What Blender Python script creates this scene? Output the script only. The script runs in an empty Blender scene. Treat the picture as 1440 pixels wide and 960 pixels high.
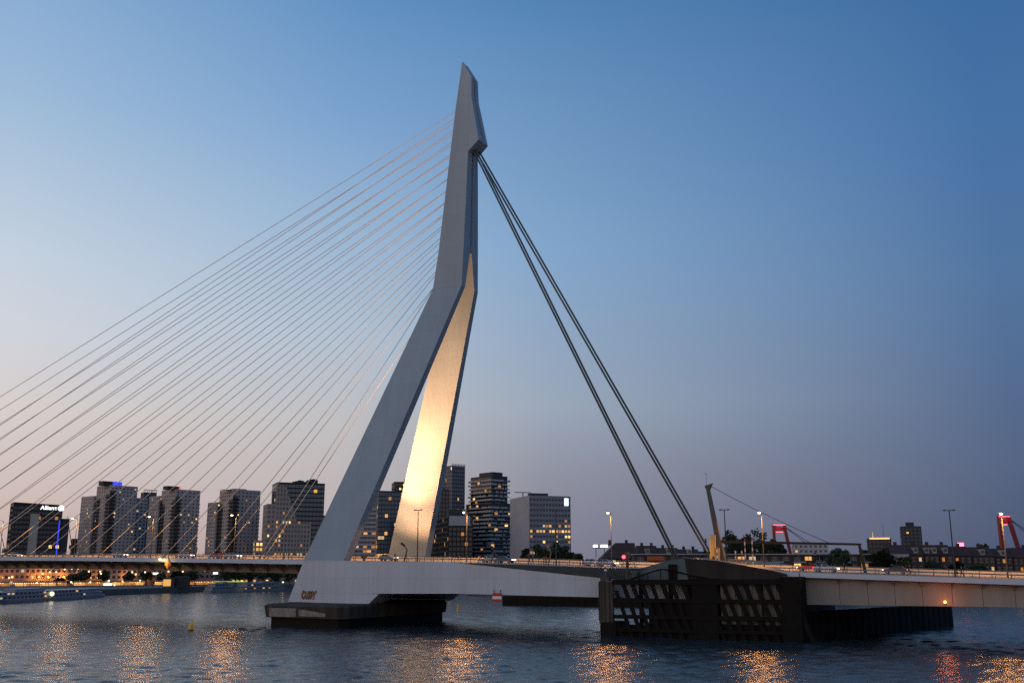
import bpy, math, random
import numpy as np
from mathutils import Vector, Matrix, noise
random.seed(7)
R = math.radians
sc = bpy.context.scene
COL = sc.collection

# ------------------------------------------------------------------ camera
FPX, TILT, HC = 1400.0, R(12.76), 12.5          # focal length in photo pixels, upward tilt, eye height
cam = bpy.data.cameras.new('camera')
cam_o = bpy.data.objects.new('camera', cam); COL.objects.link(cam_o)
cam.sensor_width = 36.0; cam.lens = 36.0 * FPX / 1440.0
cam.clip_start = 0.5; cam.clip_end = 20000
cam_o.location = (0, 0, HC); cam_o.rotation_euler = (math.pi / 2 + TILT, 0, 0)
sc.camera = cam_o

# ------------------------------------------------------------------ sky (clear dusk sky, sun just set behind the left shoulder)
def lin(c):
    return tuple((v / 12.92 if v <= .04045 else ((v + .055) / 1.055) ** 2.4) for v in (q / 255.0 for q in c))
SUN_AZ = R(-112)
world = bpy.data.worlds.new('World'); sc.world = world; world.use_nodes = True
nt = world.node_tree; nt.nodes.clear()
def wn(t, **k):
    n = nt.nodes.new(t)
    for a, b in k.items(): setattr(n, a, b)
    return n
def wmath(op, a, b=None):
    n = wn('ShaderNodeMath', operation=op)
    for i, v in enumerate((a, b)):
        if v is None: continue
        if isinstance(v, (int, float)): n.inputs[i].default_value = v
        else: nt.links.new(v, n.inputs[i])
    return n.outputs[0]
tc = wn('ShaderNodeTexCoord'); sep = wn('ShaderNodeSeparateXYZ')
nrm = wn('ShaderNodeVectorMath', operation='NORMALIZE')
nt.links.new(tc.outputs['Generated'], nrm.inputs[0]); nt.links.new(nrm.outputs[0], sep.inputs[0])
elev = wmath('DIVIDE', wmath('ARCSINE', sep.outputs[2]), math.pi / 2)
hl = wmath('MAXIMUM', wmath('SQRT', wmath('ADD', wmath('MULTIPLY', sep.outputs[0], sep.outputs[0]), wmath('MULTIPLY', sep.outputs[1], sep.outputs[1]))), 1e-4)
dotp = wmath('DIVIDE', wmath('ADD', wmath('MULTIPLY', sep.outputs[0], math.sin(SUN_AZ)), wmath('MULTIPLY', sep.outputs[1], math.cos(SUN_AZ))), hl)
ang = wmath('ARCCOSINE', wmath('MINIMUM', wmath('MAXIMUM', dotp, -1.0), 1.0))
ZEN = (66, 106, 158)
RAMPS = [   # angle from the sunset: elevation -> sky colour
    (0,   [(0, (250, 170, 120), .95), (5, (255, 200, 156), 1.0), (14, (236, 218, 204), 1), (26, (182, 202, 222), 1), (55, (100, 142, 190), 1), (90, ZEN, 1)]),
    (84,  [(0, (196, 168, 162), 1), (3.5, (209, 189, 183), 1), (8, (216, 207, 204), 1), (12, (209, 212, 220), 1), (16, (196, 209, 223), 1), (24, (156, 186, 216), 1), (32, (124, 163, 207), 1), (58, (84, 126, 178), 1), (90, ZEN, 1)]),
    (102, [(0, (176, 160, 160), 1), (3.5, (189, 179, 179), 1), (8, (192, 191, 193), 1), (13, (178, 194, 211), 1), (19, (152, 182, 211), 1), (25, (124, 163, 207), 1), (32, (95, 143, 190), 1), (58, (78, 121, 174), 1), (90, ZEN, 1)]),
    (114, [(0, (124, 123, 141), 1), (5, (143, 145, 160), 1), (9, (155, 168, 185), 1), (18, (131, 166, 203), 1), (32, (82, 131, 180), 1), (58, (72, 116, 170), 1), (90, ZEN, 1)]),
    (139, [(0, (74, 84, 110), 1), (5, (86, 101, 131), 1), (15, (82, 117, 160), 1), (23, (70, 114, 166), 1), (32, (58, 104, 158), 1), (58, (64, 106, 160), 1), (90, ZEN, 1)]),
    (180, [(0, (64, 72, 100), 1), (5, (74, 88, 122), 1), (16, (76, 106, 148), 1), (32, (60, 100, 152), 1), (90, ZEN, 1)]),
]
prev = None
for i, (a, stops) in enumerate(RAMPS):
    cr = wn('ShaderNodeValToRGB'); el = cr.color_ramp.elements
    el[0].position = 0.0; el[0].color = (*[v * stops[0][2] for v in lin(stops[0][1])], 1)
    el[1].position = 1.0; el[1].color = (*lin(stops[-1][1]), 1)
    for (e, c, k) in stops[1:-1]:
        q = el.new(e / 90.0); q.color = (*[v * k for v in lin(c)], 1)
    nt.links.new(elev, cr.inputs[0])
    if prev is None: prev = cr.outputs[0]; continue
    mr = wn('ShaderNodeMapRange', clamp=True); nt.links.new(ang, mr.inputs[0])
    mr.inputs[1].default_value = R(RAMPS[i - 1][0]); mr.inputs[2].default_value = R(a)
    mx = wn('ShaderNodeMix', data_type='RGBA')
    nt.links.new(mr.outputs[0], mx.inputs[0]); nt.links.new(prev, mx.inputs[6]); nt.links.new(cr.outputs[0], mx.inputs[7])
    prev = mx.outputs[2]
bg = wn('ShaderNodeBackground'); bg.inputs[1].default_value = 1.0
world.cycles.sampling_method = 'NONE'      # smooth sky: no need to sample it as a lamp
wo = wn('ShaderNodeOutputWorld')
nt.links.new(prev, bg.inputs[0]); nt.links.new(bg.outputs[0], wo.inputs[0])

# the last glow of the sun that has just set, very soft
sun = bpy.data.lights.new('sun', 'SUN'); sun.energy = 0.06; sun.angle = R(40); sun.color = (1.0, .72, .5)
sun_o = bpy.data.objects.new('sun', sun); COL.objects.link(sun_o)
sun_o.rotation_euler = Vector((-math.sin(SUN_AZ), -math.cos(SUN_AZ), -math.tan(R(6)))).to_track_quat('-Z', 'Y').to_euler()

sc.view_settings.view_transform = 'Standard'; sc.view_settings.look = 'None'
sc.view_settings.exposure = 0.0; sc.view_settings.gamma = 1.0
sc.render.engine = 'CYCLES'
sc.cycles.use_denoising = False      # the fine grain and the glitter on the water stay crisp
sc.cycles.use_adaptive_sampling = False
sc.cycles.max_bounces = 6; sc.cycles.diffuse_bounces = 2; sc.cycles.glossy_bounces = 4
sc.cycles.transmission_bounces = 2
sc.cycles.sample_clamp_indirect = 1.5; sc.cycles.sample_clamp_direct = 10.0
sc.cycles.caustics_reflective = False; sc.cycles.caustics_refractive = False

# ------------------------------------------------------------------ pixel <-> world helpers (photo pixels, 1440 x 960)
TH = R(28.0)
AX = Vector((math.cos(TH), -math.sin(TH), 0)); NX = Vector((math.sin(TH), math.cos(TH), 0))
OB = Vector((-34.0, 245.2, 0.0)); CP = Vector((0, 0, HC))
def ray(x, y):
    u = (x - 720) / FPX; v = (480 - y) / FPX
    return Vector((u, math.cos(TILT) - v * math.sin(TILT), math.sin(TILT) + v * math.cos(TILT)))
def bw(s, w, z): return OB + AX * s + NX * w + Vector((0, 0, z))       # bridge coordinates -> world
def onw(x, y, w):                                                       # pixel on the upright plane w -> (s, z)
    r = ray(x, y); k = (w - (CP - OB).dot(NX)) / r.dot(NX); p = CP + r * k
    return (p - OB).dot(AX), p.z
def onz(x, y, z): r = ray(x, y); return CP + r * ((z - HC) / r.z)
def onY(x, y, Y): r = ray(x, y); return CP + r * (Y / r.y)
def interp(x, xs, ys):
    if x <= xs[0]: return ys[0]
    for a, b, c, d in zip(xs, xs[1:], ys, ys[1:]):
        if x <= b: return c + (d - c) * (x - a) / (b - a)
    return ys[-1]
DS = [-330, -290, -200, -114, -85, -34, -12, 0, 34, 66, 100, 114, 140, 180, 260]
DZ = [12.4, 13.6, 14.9, 15.25, 15.1, 14.5, 14.15, 14.0, 13.5, 12.5, 11.75, 11.35, 10.55, 9.4, 7.5]
def deckz(s): return interp(s, DS, DZ)

# ------------------------------------------------------------------ materials
MATS = {}
def mat(name, col, rough=.6, metal=0.0, var=0.0, vscale=.3, bump=0.0, bscale=2.0, spec=.5, streak=False, emit=None, estr=0.0, plates=None, coords='Object'):
    if name in MATS: return MATS[name]
    m = bpy.data.materials.new(name); m.use_nodes = True; t = m.node_tree
    p = t.nodes['Principled BSDF']
    p.inputs['Base Color'].default_value = (*col, 1); p.inputs['Roughness'].default_value = rough
    p.inputs['Metallic'].default_value = metal; p.inputs['Specular IOR Level'].default_value = spec
    if emit: p.inputs['Emission Color'].default_value = (*emit, 1); p.inputs['Emission Strength'].default_value = estr
    if var or bump:
        tcn = t.nodes.new('ShaderNodeTexCoord'); mp = t.nodes.new('ShaderNodeMapping')
        t.links.new(tcn.outputs[coords], mp.inputs[0])
        if streak: mp.inputs['Scale'].default_value = (1, 1, .12)
    if var:
        nz = t.nodes.new('ShaderNodeTexNoise'); nz.inputs['Scale'].default_value = vscale; nz.inputs['Detail'].default_value = 7; nz.inputs['Roughness'].default_value = .62
        t.links.new(mp.outputs[0], nz.inputs['Vector'])
        r = t.nodes.new('ShaderNodeValToRGB'); e = r.color_ramp.elements
        e[0].position = .3; e[1].position = .72
        e[0].color = (*[c * (1 - var) for c in col], 1); e[1].color = (*[min(1, c * (1 + var * .6)) for c in col], 1)
        t.links.new(nz.outputs[0], r.inputs[0]); outc = r.outputs[0]
        def mul(a, fac_out, lo, hi, p0=.3, p1=.7):
            rr_ = t.nodes.new('ShaderNodeMapRange'); rr_.inputs[1].default_value = p0; rr_.inputs[2].default_value = p1; rr_.inputs[3].default_value = lo; rr_.inputs[4].default_value = hi
            t.links.new(fac_out, rr_.inputs[0]); mx_ = t.nodes.new('ShaderNodeMix'); mx_.data_type = 'RGBA'; mx_.blend_type = 'MULTIPLY'; mx_.inputs[0].default_value = 1
            t.links.new(a, mx_.inputs[6]); t.links.new(rr_.outputs[0], mx_.inputs[7]); return mx_.outputs[2]
        if streak:      # thin vertical rain streaks
            mp2 = t.nodes.new('ShaderNodeMapping'); mp2.inputs['Scale'].default_value = (1, 1, .05); t.links.new(tcn.outputs[coords], mp2.inputs[0])
            n3 = t.nodes.new('ShaderNodeTexNoise'); n3.inputs['Scale'].default_value = 1.3; n3.inputs['Detail'].default_value = 6; t.links.new(mp2.outputs[0], n3.inputs['Vector'])
            outc = mul(outc, n3.outputs[0], 1 - .45 * var, 1 + .2 * var)
        if plates:      # faint joints between steel plates
            sp_ = t.nodes.new('ShaderNodeSeparateXYZ'); cb_ = t.nodes.new('ShaderNodeCombineXYZ'); t.links.new(tcn.outputs[coords], sp_.inputs[0])
            t.links.new(sp_.outputs[0], cb_.inputs[0]); t.links.new(sp_.outputs[2], cb_.inputs[1])
            bk = t.nodes.new('ShaderNodeTexBrick'); bk.offset = .0; bk.inputs['Scale'].default_value = 1; bk.inputs['Brick Width'].default_value = plates[0]; bk.inputs['Row Height'].default_value = plates[1]
            bk.inputs['Mortar Size'].default_value = .03; bk.inputs['Mortar Smooth'].default_value = .3; bk.inputs['Color1'].default_value = (1, 1, 1, 1); bk.inputs['Color2'].default_value = (.94, .94, .94, 1); bk.inputs['Mortar'].default_value = (.72, .72, .72, 1)
            t.links.new(cb_.outputs[0], bk.inputs['Vector'])
            mx_ = t.nodes.new('ShaderNodeMix'); mx_.data_type = 'RGBA'; mx_.blend_type = 'MULTIPLY'; mx_.inputs[0].default_value = 1
            t.links.new(outc, mx_.inputs[6]); t.links.new(bk.outputs[0], mx_.inputs[7]); outc = mx_.outputs[2]
        t.links.new(outc, p.inputs['Base Color'])
        rr = t.nodes.new('ShaderNodeMapRange'); rr.inputs[3].default_value = max(.02, rough - .12); rr.inputs[4].default_value = min(1, rough + .12)
        t.links.new(nz.outputs[0], rr.inputs[0]); t.links.new(rr.outputs[0], p.inputs['Roughness'])
    if bump:
        n2 = t.nodes.new('ShaderNodeTexNoise'); n2.inputs['Scale'].default_value = bscale; n2.inputs['Detail'].default_value = 5
        t.links.new(mp.outputs[0], n2.inputs['Vector'])
        b = t.nodes.new('ShaderNodeBump'); b.inputs['Strength'].default_value = bump; b.inputs['Distance'].default_value = .1
        t.links.new(n2.outputs[0], b.inputs['Height']); t.links.new(b.outputs[0], p.inputs['Normal'])
    MATS[name] = m
    return m
def emi(name, col, s):
    if name in MATS: return MATS[name]
    m = bpy.data.materials.new(name); m.use_nodes = True; t = m.node_tree; t.nodes.clear()
    e = t.nodes.new('ShaderNodeEmission'); e.inputs[0].default_value = (*col, 1); e.inputs[1].default_value = s
    o = t.nodes.new('ShaderNodeOutputMaterial'); t.links.new(e.outputs[0], o.inputs[0])
    m.cycles.emission_sampling = 'NONE'
    MATS[name] = m
    return m

PYLON_DIM = mat('pylon_paint_dim', (.24, .32, .378), .42, var=.12, vscale=.11, streak=True, plates=(5.5, 4.2), bump=.03, bscale=.4)  # same paint as the girder; weaker light higher up is put into the colour
GIRDP = mat('girder_paint', (.5, .54, .6), .45, var=.14, vscale=.16, streak=True, plates=(6.2, 3.4), bump=.03, bscale=.4)
DECKP = mat('deck_paint', (.5, .56, .64), .5, var=.15, vscale=.2)
STEEL = mat('grey_steel', (.1, .135, .155), .4, var=.2, vscale=.6)
DSTEEL = mat('dark_steel', (.035, .04, .043), .5, var=.25, vscale=.8)
CABLE = mat('cable_sheath', (.85, .82, .74), .75, spec=.15)
BACKST = mat('backstay_paint', (.06, .085, .09), .75, var=.15, vscale=.3)
ASPH = mat('asphalt', (.1, .096, .092), .85, var=.25, vscale=.4)
PAVE = mat('footpath', (.2, .19, .18), .8, var=.2, vscale=.5)
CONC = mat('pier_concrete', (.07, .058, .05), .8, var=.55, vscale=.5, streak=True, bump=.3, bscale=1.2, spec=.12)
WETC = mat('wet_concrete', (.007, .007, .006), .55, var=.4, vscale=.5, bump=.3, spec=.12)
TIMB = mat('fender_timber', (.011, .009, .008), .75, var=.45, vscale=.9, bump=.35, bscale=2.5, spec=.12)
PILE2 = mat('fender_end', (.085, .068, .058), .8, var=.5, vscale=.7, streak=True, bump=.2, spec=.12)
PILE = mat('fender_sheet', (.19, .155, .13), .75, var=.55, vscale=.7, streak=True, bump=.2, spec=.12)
BEIGE = mat('beige_girder', (.29, .25, .21), .6, var=.16, vscale=.35, streak=True)
LAMPC = mat('lamp_post_paint', (.07, .07, .07), .9, spec=.05)
GLASS = mat('dark_window_glass', (.02, .026, .034), .12, spec=.6)
BULB = emi('sodium_bulb', (1.0, .66, .32), 16)
BULBQ = emi('quay_bulb', (1.0, .62, .3), 3.2)
WHITEL = emi('white_lamp', (1.0, .9, .72), 5)
WIN1 = emi('warm_window', (1.0, .52, .15), .85)
WIN2 = emi('amber_window', (1.0, .4, .10), .5)
WIN3 = emi('pale_window', (1.0, .74, .42), .6)
WIN4 = emi('bright_window', (1.0, .6, .2), 1.5)
WINS = [WIN1, WIN2, WIN3, WIN1, WIN2, WIN4]
REDL = emi('red_lamp', (1.0, .03, .05), 9)
BLUEL = emi('blue_lamp', (.04, .07, 1.0), 1.1)

# ------------------------------------------------------------------ mesh builder
class MB:
    def __init__(s, M=None): s.v = []; s.f = []; s.M = M
    def add(s, vs, fs):
        o = len(s.v)
        for p in vs:
            p = Vector(p); s.v.append(s.M @ p if s.M else p)
        s.f += [tuple(i + o for i in f) for f in fs]
        return s
    def hexa(s, p): return s.add(p, [(3, 2, 1, 0), (4, 5, 6, 7), (0, 1, 5, 4), (1, 2, 6, 5), (2, 3, 7, 6), (3, 0, 4, 7)])
    def box(s, x0, x1, y0, y1, z0, z1):
        return s.hexa([(x0, y0, z0), (x1, y0, z0), (x1, y1, z0), (x0, y1, z0), (x0, y0, z1), (x1, y0, z1), (x1, y1, z1), (x0, y1, z1)])
    def loft(s, rings, cap=True, closed=True):
        n = len(rings[0]); vs = [p for r in rings for p in r]; fs = []
        for i in range(len(rings) - 1):
            for j in range(n if closed else n - 1):
                a = i * n + j; b = i * n + (j + 1) % n
                fs.append((a, b, b + n, a + n))
        if cap and closed: fs.append(tuple(range(n - 1, -1, -1))); fs.append(tuple((len(rings) - 1) * n + j for j in range(n)))
        return s.add(vs, fs)
    def tube(s, a, b, r0, r1=None, n=8, cap=True):
        a = Vector(a); b = Vector(b); r1 = r0 if r1 is None else r1
        d = (b - a).normalized(); u = d.orthogonal().normalized(); w = d.cross(u)
        ring = lambda c, r: [c + (u * math.cos(2 * math.pi * k / n) + w * math.sin(2 * math.pi * k / n)) * r for k in range(n)]
        return s.loft([ring(a, r0), ring(b, r1)], cap)
    def path(s, pts, rs, n=8):
        for i in range(len(pts) - 1): s.tube(pts[i], pts[i + 1], rs[i], rs[i + 1], n)
        return s
    def ball(s, c, r, nu=10, nv=6, sx=1, sy=1, sz=1):
        rings = []
        for i in range(nv + 1):
            t = math.pi * i / nv
            rr = max(math.sin(t), .02) * r
            rings.append([(c[0] + sx * rr * math.cos(2 * math.pi * k / nu), c[1] + sy * rr * math.sin(2 * math.pi * k / nu), c[2] - sz * r * math.cos(t)) for k in range(nu)])
        return s.loft(rings)
    def sweep(s, prof, ss, zf=deckz):
        return s.loft([[(q, w, zf(q) + dz) for (w, dz) in prof] for q in ss])
    def build(s, name, m, parent=None, kind=None, smooth=False, loc=None):
        me = bpy.data.meshes.new(name)
        me.from_pydata([tuple(p) for p in s.v], [], s.f); me.validate(); me.update()
        if isinstance(m, (list, tuple)):
            for q in m: me.materials.append(q)
        else: me.materials.append(m)
        if smooth:
            for p in me.polygons: p.use_smooth = True
        o = bpy.data.objects.new(name, me); COL.objects.link(o)
        if parent: o.parent = parent
        if kind: o['kind'] = kind
        if loc: o.location = loc
        return o
def tag(o, label, cat, group=None):
    o['label'] = label; o['category'] = cat
    if group: o['group'] = group
    return o
def thing(name, label, cat, loc=(0, 0, 0), rz=0.0, group=None):
    o = bpy.data.objects.new(name, None); COL.objects.link(o); o.empty_display_size = .5
    o.location = loc; o.rotation_euler = (0, 0, rz)
    return tag(o, label, cat, group)
def copy_tree(o, parent=None):
    c = o.copy(); COL.objects.link(c)
    if parent: c.parent = parent
    for ch in list(o.children): copy_tree(ch, c)
    return c
def pt_light(name, loc, power, col, radius=.3, parent=None):
    l = bpy.data.lights.new(name, 'POINT'); l.energy = power; l.color = col; l.shadow_soft_size = radius
    o = bpy.data.objects.new(name, l); COL.objects.link(o); o.location = loc
    if parent: o.parent = parent
    return o
def spot(name, pos, tgt, power, col, ang_, blend, rad):
    l = bpy.data.lights.new(name, 'SPOT'); l.energy = power; l.color = col; l.spot_size = R(ang_); l.spot_blend = blend; l.shadow_soft_size = rad
    o = bpy.data.objects.new(name, l); COL.objects.link(o); o.location = pos
    o.rotation_euler = (Vector(tgt) - Vector(pos)).to_track_quat('-Z', 'Y').to_euler()
    return o
def frange(a, b, d):
    n = max(1, round((b - a) / d)); return [a + (b - a) * i / n for i in range(n + 1)]
SODIUM = (1.0, .42, .1)

# ================================================================== SETTING
# river
def water_material():
    m = bpy.data.materials.new('river_water'); m.use_nodes = True; t = m.node_tree
    p = t.nodes['Principled BSDF']
    p.inputs['Base Color'].default_value = (.026, .033, .037, 1); p.inputs['Roughness'].default_value = .15
    p.inputs['IOR'].default_value = 1.33
    g = t.nodes.new('ShaderNodeNewGeometry')
    def nz(sx, sy, scale, det, rough=.55, rot=0.0, dist=0.0):
        mp = t.nodes.new('ShaderNodeMapping'); mp.inputs['Scale'].default_value = (sx, sy, 1); mp.inputs['Rotation'].default_value = (0, 0, rot)
        n = t.nodes.new('ShaderNodeTexNoise'); n.inputs['Scale'].default_value = scale; n.inputs['Detail'].default_value = det
        n.inputs['Roughness'].default_value = rough; n.inputs['Distortion'].default_value = dist
        t.links.new(g.outputs['Position'], mp.inputs[0]); t.links.new(mp.outputs[0], n.inputs['Vector'])
        return n.outputs[0]
    def mth(op, a, b):
        n = t.nodes.new('ShaderNodeMath'); n.operation = op
        for i, v in enumerate((a, b)):
            if isinstance(v, (int, float)): n.inputs[i].default_value = v
            else: t.links.new(v, n.inputs[i])
        return n.outputs[0]
    ripple = nz(.7, 1.2, 1.7, 4, .65, R(-10), .4); chop = nz(.6, 1.1, .5, 3, .6, R(12), .5)
    h = mth('ADD', mth('MULTIPLY', ripple, .075), mth('MULTIPLY', chop, .16))
    b = t.nodes.new('ShaderNodeBump'); b.inputs['Strength'].default_value = 1.0; b.inputs['Distance'].default_value = 1.0
    t.links.new(h, b.inputs['Height']); t.links.new(b.outputs[0], p.inputs['Normal'])
    return m
def river_mesh():
    # polar grid, dense where the water is seen close by; real wave relief that fades as the cells outgrow the waves
    ys = [20.0]
    while ys[-1] < 9000: ys.append(ys[-1] + max(.27, .27 * (ys[-1] / 115) ** 1.75) if ys[-1] > 90 else ys[-1] + 3)
    ang = np.concatenate([np.linspace(-1.35, -.66, 30)[:-1], np.linspace(-.66, .66, 620), np.linspace(.66, 1.35, 30)[1:]])
    ys = np.array(ys); Y, T = np.meshgrid(ys, np.tan(ang), indexing='ij'); X = Y * T
    cell = np.gradient(ys)[:, None] * np.ones_like(X)
    rs = np.random.RandomState(5); Z = np.zeros_like(X)
    patch = 1 + .45 * np.sin(X * .031 + 1.3 * np.sin(Y * .017)) * np.sin(Y * .043 + 1.1 * np.sin(X * .023 + 2))
    for k in range(46):
        L = .95 * (7 / .95) ** rs.rand(); d = rs.normal(R(-72), .55); ph = rs.rand() * 6.28
        kx, ky = 2 * math.pi / L * math.cos(d), 2 * math.pi / L * math.sin(d)
        amp = .0043 * L ** .9 * (.5 + rs.rand())
        fade = np.clip(1.6 - cell * 3 / L, 0, 1)
        wob = .9 * np.sin(X * .07 * rs.rand() + Y * .09 * rs.rand() + ph)
        Z += amp * fade * np.sin(kx * X + ky * Y + ph + wob) * (patch if L < 6 else 1)
    Z = np.where(Z > 0, Z * 1.15, Z * .9)
    nr, nc = X.shape
    co = np.stack([X, Y, Z], -1).reshape(-1, 3).astype(np.float32)
    i = (np.arange(nr - 1)[:, None] * nc + np.arange(nc - 1)[None, :]).ravel()
    quads = np.stack([i, i + 1, i + nc + 1, i + nc], -1).astype(np.int32)
    me = bpy.data.meshes.new('river'); me.vertices.add(len(co)); me.vertices.foreach_set('co', co.ravel())
    me.loops.add(quads.size); me.loops.foreach_set('vertex_index', quads.ravel())
    me.polygons.add(len(quads)); me.polygons.foreach_set('loop_start', np.arange(0, quads.size, 4, dtype=np.int32))
    me.polygons.foreach_set('use_smooth', np.ones(len(quads), dtype=bool))
    me.update(); me.validate(); me.materials.append(water_material())
    o = bpy.data.objects.new('river', me); COL.objects.link(o); o['kind'] = 'structure'
river_mesh()

def slab(name, poly, z0, z1, m, mtop=None):
    n = len(poly); b = MB()
    b.loft([[(x, y, z0) for x, y in poly], [(x, y, z1) for x, y in poly]])
    o = b.build(name, m); o['kind'] = 'structure'
    return o
QUAYM = mat('quay_paving', (.12, .11, .1), .85, var=.3, vscale=.15)
QWALL = mat('quay_wall', (.03, .03, .03), .8, var=.4, vscale=.4)
north = [(-196, 250), (-192, 372), (-186, 470), (-146, 600), (-70, 700), (60, 800), (260, 900), (900, 1150), (4000, 1500), (4000, 8000), (-5000, 8000), (-5000, 250)]
slab('north_quay', north, -2, 2.6, QUAYM)
island = [(-20, 470), (150, 440), (330, 425), (620, 420), (1200, 440), (1200, 700), (500, 690), (150, 640), (20, 580)]
slab('island_ground', island, -2, 3.0, QUAYM)

# ================================================================== CABLE-STAYED BRIDGE
bridge = thing('cable_stayed_bridge', 'tall grey cable-stayed bridge with one bent steel pylon and fan of thin cables', 'bridge', OB, -TH)
def wout(z): return 3.9 - (z - 78) * .0415 if z > 78 else (17.75 - (z - 14) * .2164 if z > 14 else 17.75)
def win(z): return max(.38, 15.15 - (z - 14) * .2015)
UP = [(24.85, 138.32), (27.75, 133.34), (27.95, 127.53), (30.4, 115.48), (27.44, 112.85), (27.36, 103.93), (27.1, 87.3), (26.92, 78.2), (18.80, 78.2), (19.98, 87.3), (23.43, 126.02)]
LO = [(18.80, 78.2), (26.92, 78.2), (5.44, 13.95), (-5.82, 13.95)]
def leg(sgn):
    b = MB()
    def P(s, z, out): return (s, sgn * (wout(z) if out else win(z)), z)
    def prism(prof):
        n = len(prof); o = [P(*p, True) for p in prof]; i = [P(*p, False) for p in prof]
        fs = [tuple(range(n)), tuple(range(2 * n - 1, n - 1, -1))] + [((k + 1) % n, k, k + n, (k + 1) % n + n) for k in range(n)]
        b.add(o + i, [f if sgn < 0 else f[::-1] for f in fs])
    prism([UP[0], UP[1], UP[2], UP[3], UP[4], UP[5], UP[6], UP[9], UP[10]])
    prism([(19.98, 87.3), (27.1, 87.3), (26.92, 78.2), (18.80, 78.2)])
    prism(LO)
    lg = b.build('pylon_leg', PYLON_DIM, bridge); b = MB()
    # foot block from the deck down to the pier
    ft = [(-5.82, 13.95), (5.44, 13.95), (12.0, 13.78), (12.0, 6.86), (15.3, 6.86), (12.3, 4.5), (8.7, 4.55), (-9.8, 4.9)]
    o = [(s, sgn * 17.75, z) for s, z in ft]; i = [(s, sgn * 12.6, z) for s, z in ft]; n = len(ft)
    fs = [tuple(range(n)), tuple(range(2 * n - 1, n - 1, -1))] + [((k + 1) % n, k, k + n, (k + 1) % n + n) for k in range(n)]
    b.add(o + i, [f if sgn < 0 else f[::-1] for f in fs])
    b.build('pylon_foot', GIRDP, bridge)
    return lg
leg_w = leg(-1); leg_e = leg(1)
# web plate that joins the two legs in the upper half, set back from their edges
wb = MB(); pr = [(25.2, 133.0), (27.0, 131.6), (27.2, 127.4), (29.4, 116.0), (26.7, 113.4), (26.5, 104), (26.3, 88.5), (20.9, 88.5), (23.9, 126)]
n = len(pr); wb.add([(s, -.4, z) for s, z in pr] + [(s, .4, z) for s, z in pr], [tuple(range(n)), tuple(range(2 * n - 1, n - 1, -1))] + [((k + 1) % n, k, k + n, (k + 1) % n + n) for k in range(n)])
wb.build('pylon_web', PYLON_DIM, bridge)
# weld seams on the outer leg faces
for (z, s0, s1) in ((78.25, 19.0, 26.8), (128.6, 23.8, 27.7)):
    MB().box(s0, s1, -wout(z) - .03, -wout(z) + .1, z - .06, z + .06).build('weld_seam', PYLON_DIM, leg_w)
# transverse beam between the feet, with a haunched underside
cb = MB()
for (w0, w1, z0, z1) in ((-12.6, -8, 4.9, 6.0), (-8, 8, 6.0, 6.0), (8, 12.6, 6.0, 4.9)):
    cb.hexa([(-7, w0, z0), (13.0, w0, z0), (13.0, w1, z1), (-7, w1, z1), (-5, w0, 11.8), (14.6, w0, 11.8), (14.6, w1, 11.8), (-5, w1, 11.8)])
cb.build('cross_beam', BEIGE, bridge)

# deck
SM = frange(-330, 105, 3)
MB().sweep([(-17, -.95), (17, -.95), (17, 0), (-17, 0)], SM).build('deck_slab', DECKP, bridge)
MB().sweep([(-10.2, .004), (10.2, .004), (10.2, .02), (-10.2, .02)], SM).build('roadway', ASPH, bridge)
for a, c in ((-16.7, -11.2), (11.2, 16.7)):
    MB().sweep([(a, .004), (c, .004), (c, .06), (a, .06)], SM).build('footpath', PAVE, bridge)
MARK = mat('road_paint', (.7, .7, .68), .7)
for w in (-6.9, 6.9, -3.6, 3.6):
    mk = MB()
    for s in frange(-200, 100, 6): mk.sweep([(w - .08, .024), (w + .08, .024), (w + .08, .03), (w - .08, .03)], [s, s + (3 if abs(w) > 5 else 5.9)])
    mk.build('lane_marking', MARK, bridge, kind='stuff')
BARR = mat('barrier_paint', (.62, .52, .38), .6, var=.15)
def open_rail(par, s0, s1, w):
    b = MB()
    for s in frange(s0, s1, 3): z = deckz(s); b.box(s - .06, s + .06, w - .06, w + .06, z, z + .75)
    b.build('guard_rail_posts', STEEL, par, kind='stuff')
    MB().sweep([(w - .05, .55), (w + .05, .55), (w + .05, .75), (w - .05, .75)], frange(s0, s1, 3)).build('guard_rail', STEEL, par)
def far_barrier(par, ss, w=10.7): MB().sweep([(w - .15, .02), (w + .15, .02), (w + .12, 1.0), (w - .12, 1.0)], ss).build('barrier', BARR, par)
open_rail(bridge, -330, 105, -10.7); far_barrier(bridge, SM)
for w in (-9.9, 9.9):
    MB().sweep([(w - 1.5, -3.1), (w + 1.5, -3.1), (w + 1.5, -.96), (w - 1.5, -.96)], frange(-330, -6.5, 3)).build('main_girder', BEIGE, bridge)
brk = None
for s in frange(-172, -12, 4.9):
    for sg in (-1, 1):
        b = MB(); ws = [11.45, 12.4, 13.6, 15.0, 16.4]; zb = [-3.0, -2.35, -1.85, -1.5, -1.25]
        if brk is None:
            for k in range(4):
                b.hexa([(-.22, -ws[k], zb[k]), (.22, -ws[k], zb[k]), (.22, -ws[k + 1], zb[k + 1]), (-.22, -ws[k + 1], zb[k + 1]),
                        (-.22, -ws[k], -.97), (.22, -ws[k], -.97), (.22, -ws[k + 1], -.97), (-.22, -ws[k + 1], -.97)])
            brk = b.build('bracket', BEIGE, bridge); o = brk
        else:
            o = brk.copy(); COL.objects.link(o)
        o.location = (s, 0, deckz(s)); o.rotation_euler = (0, 0, 0 if sg < 0 else math.pi)
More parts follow.
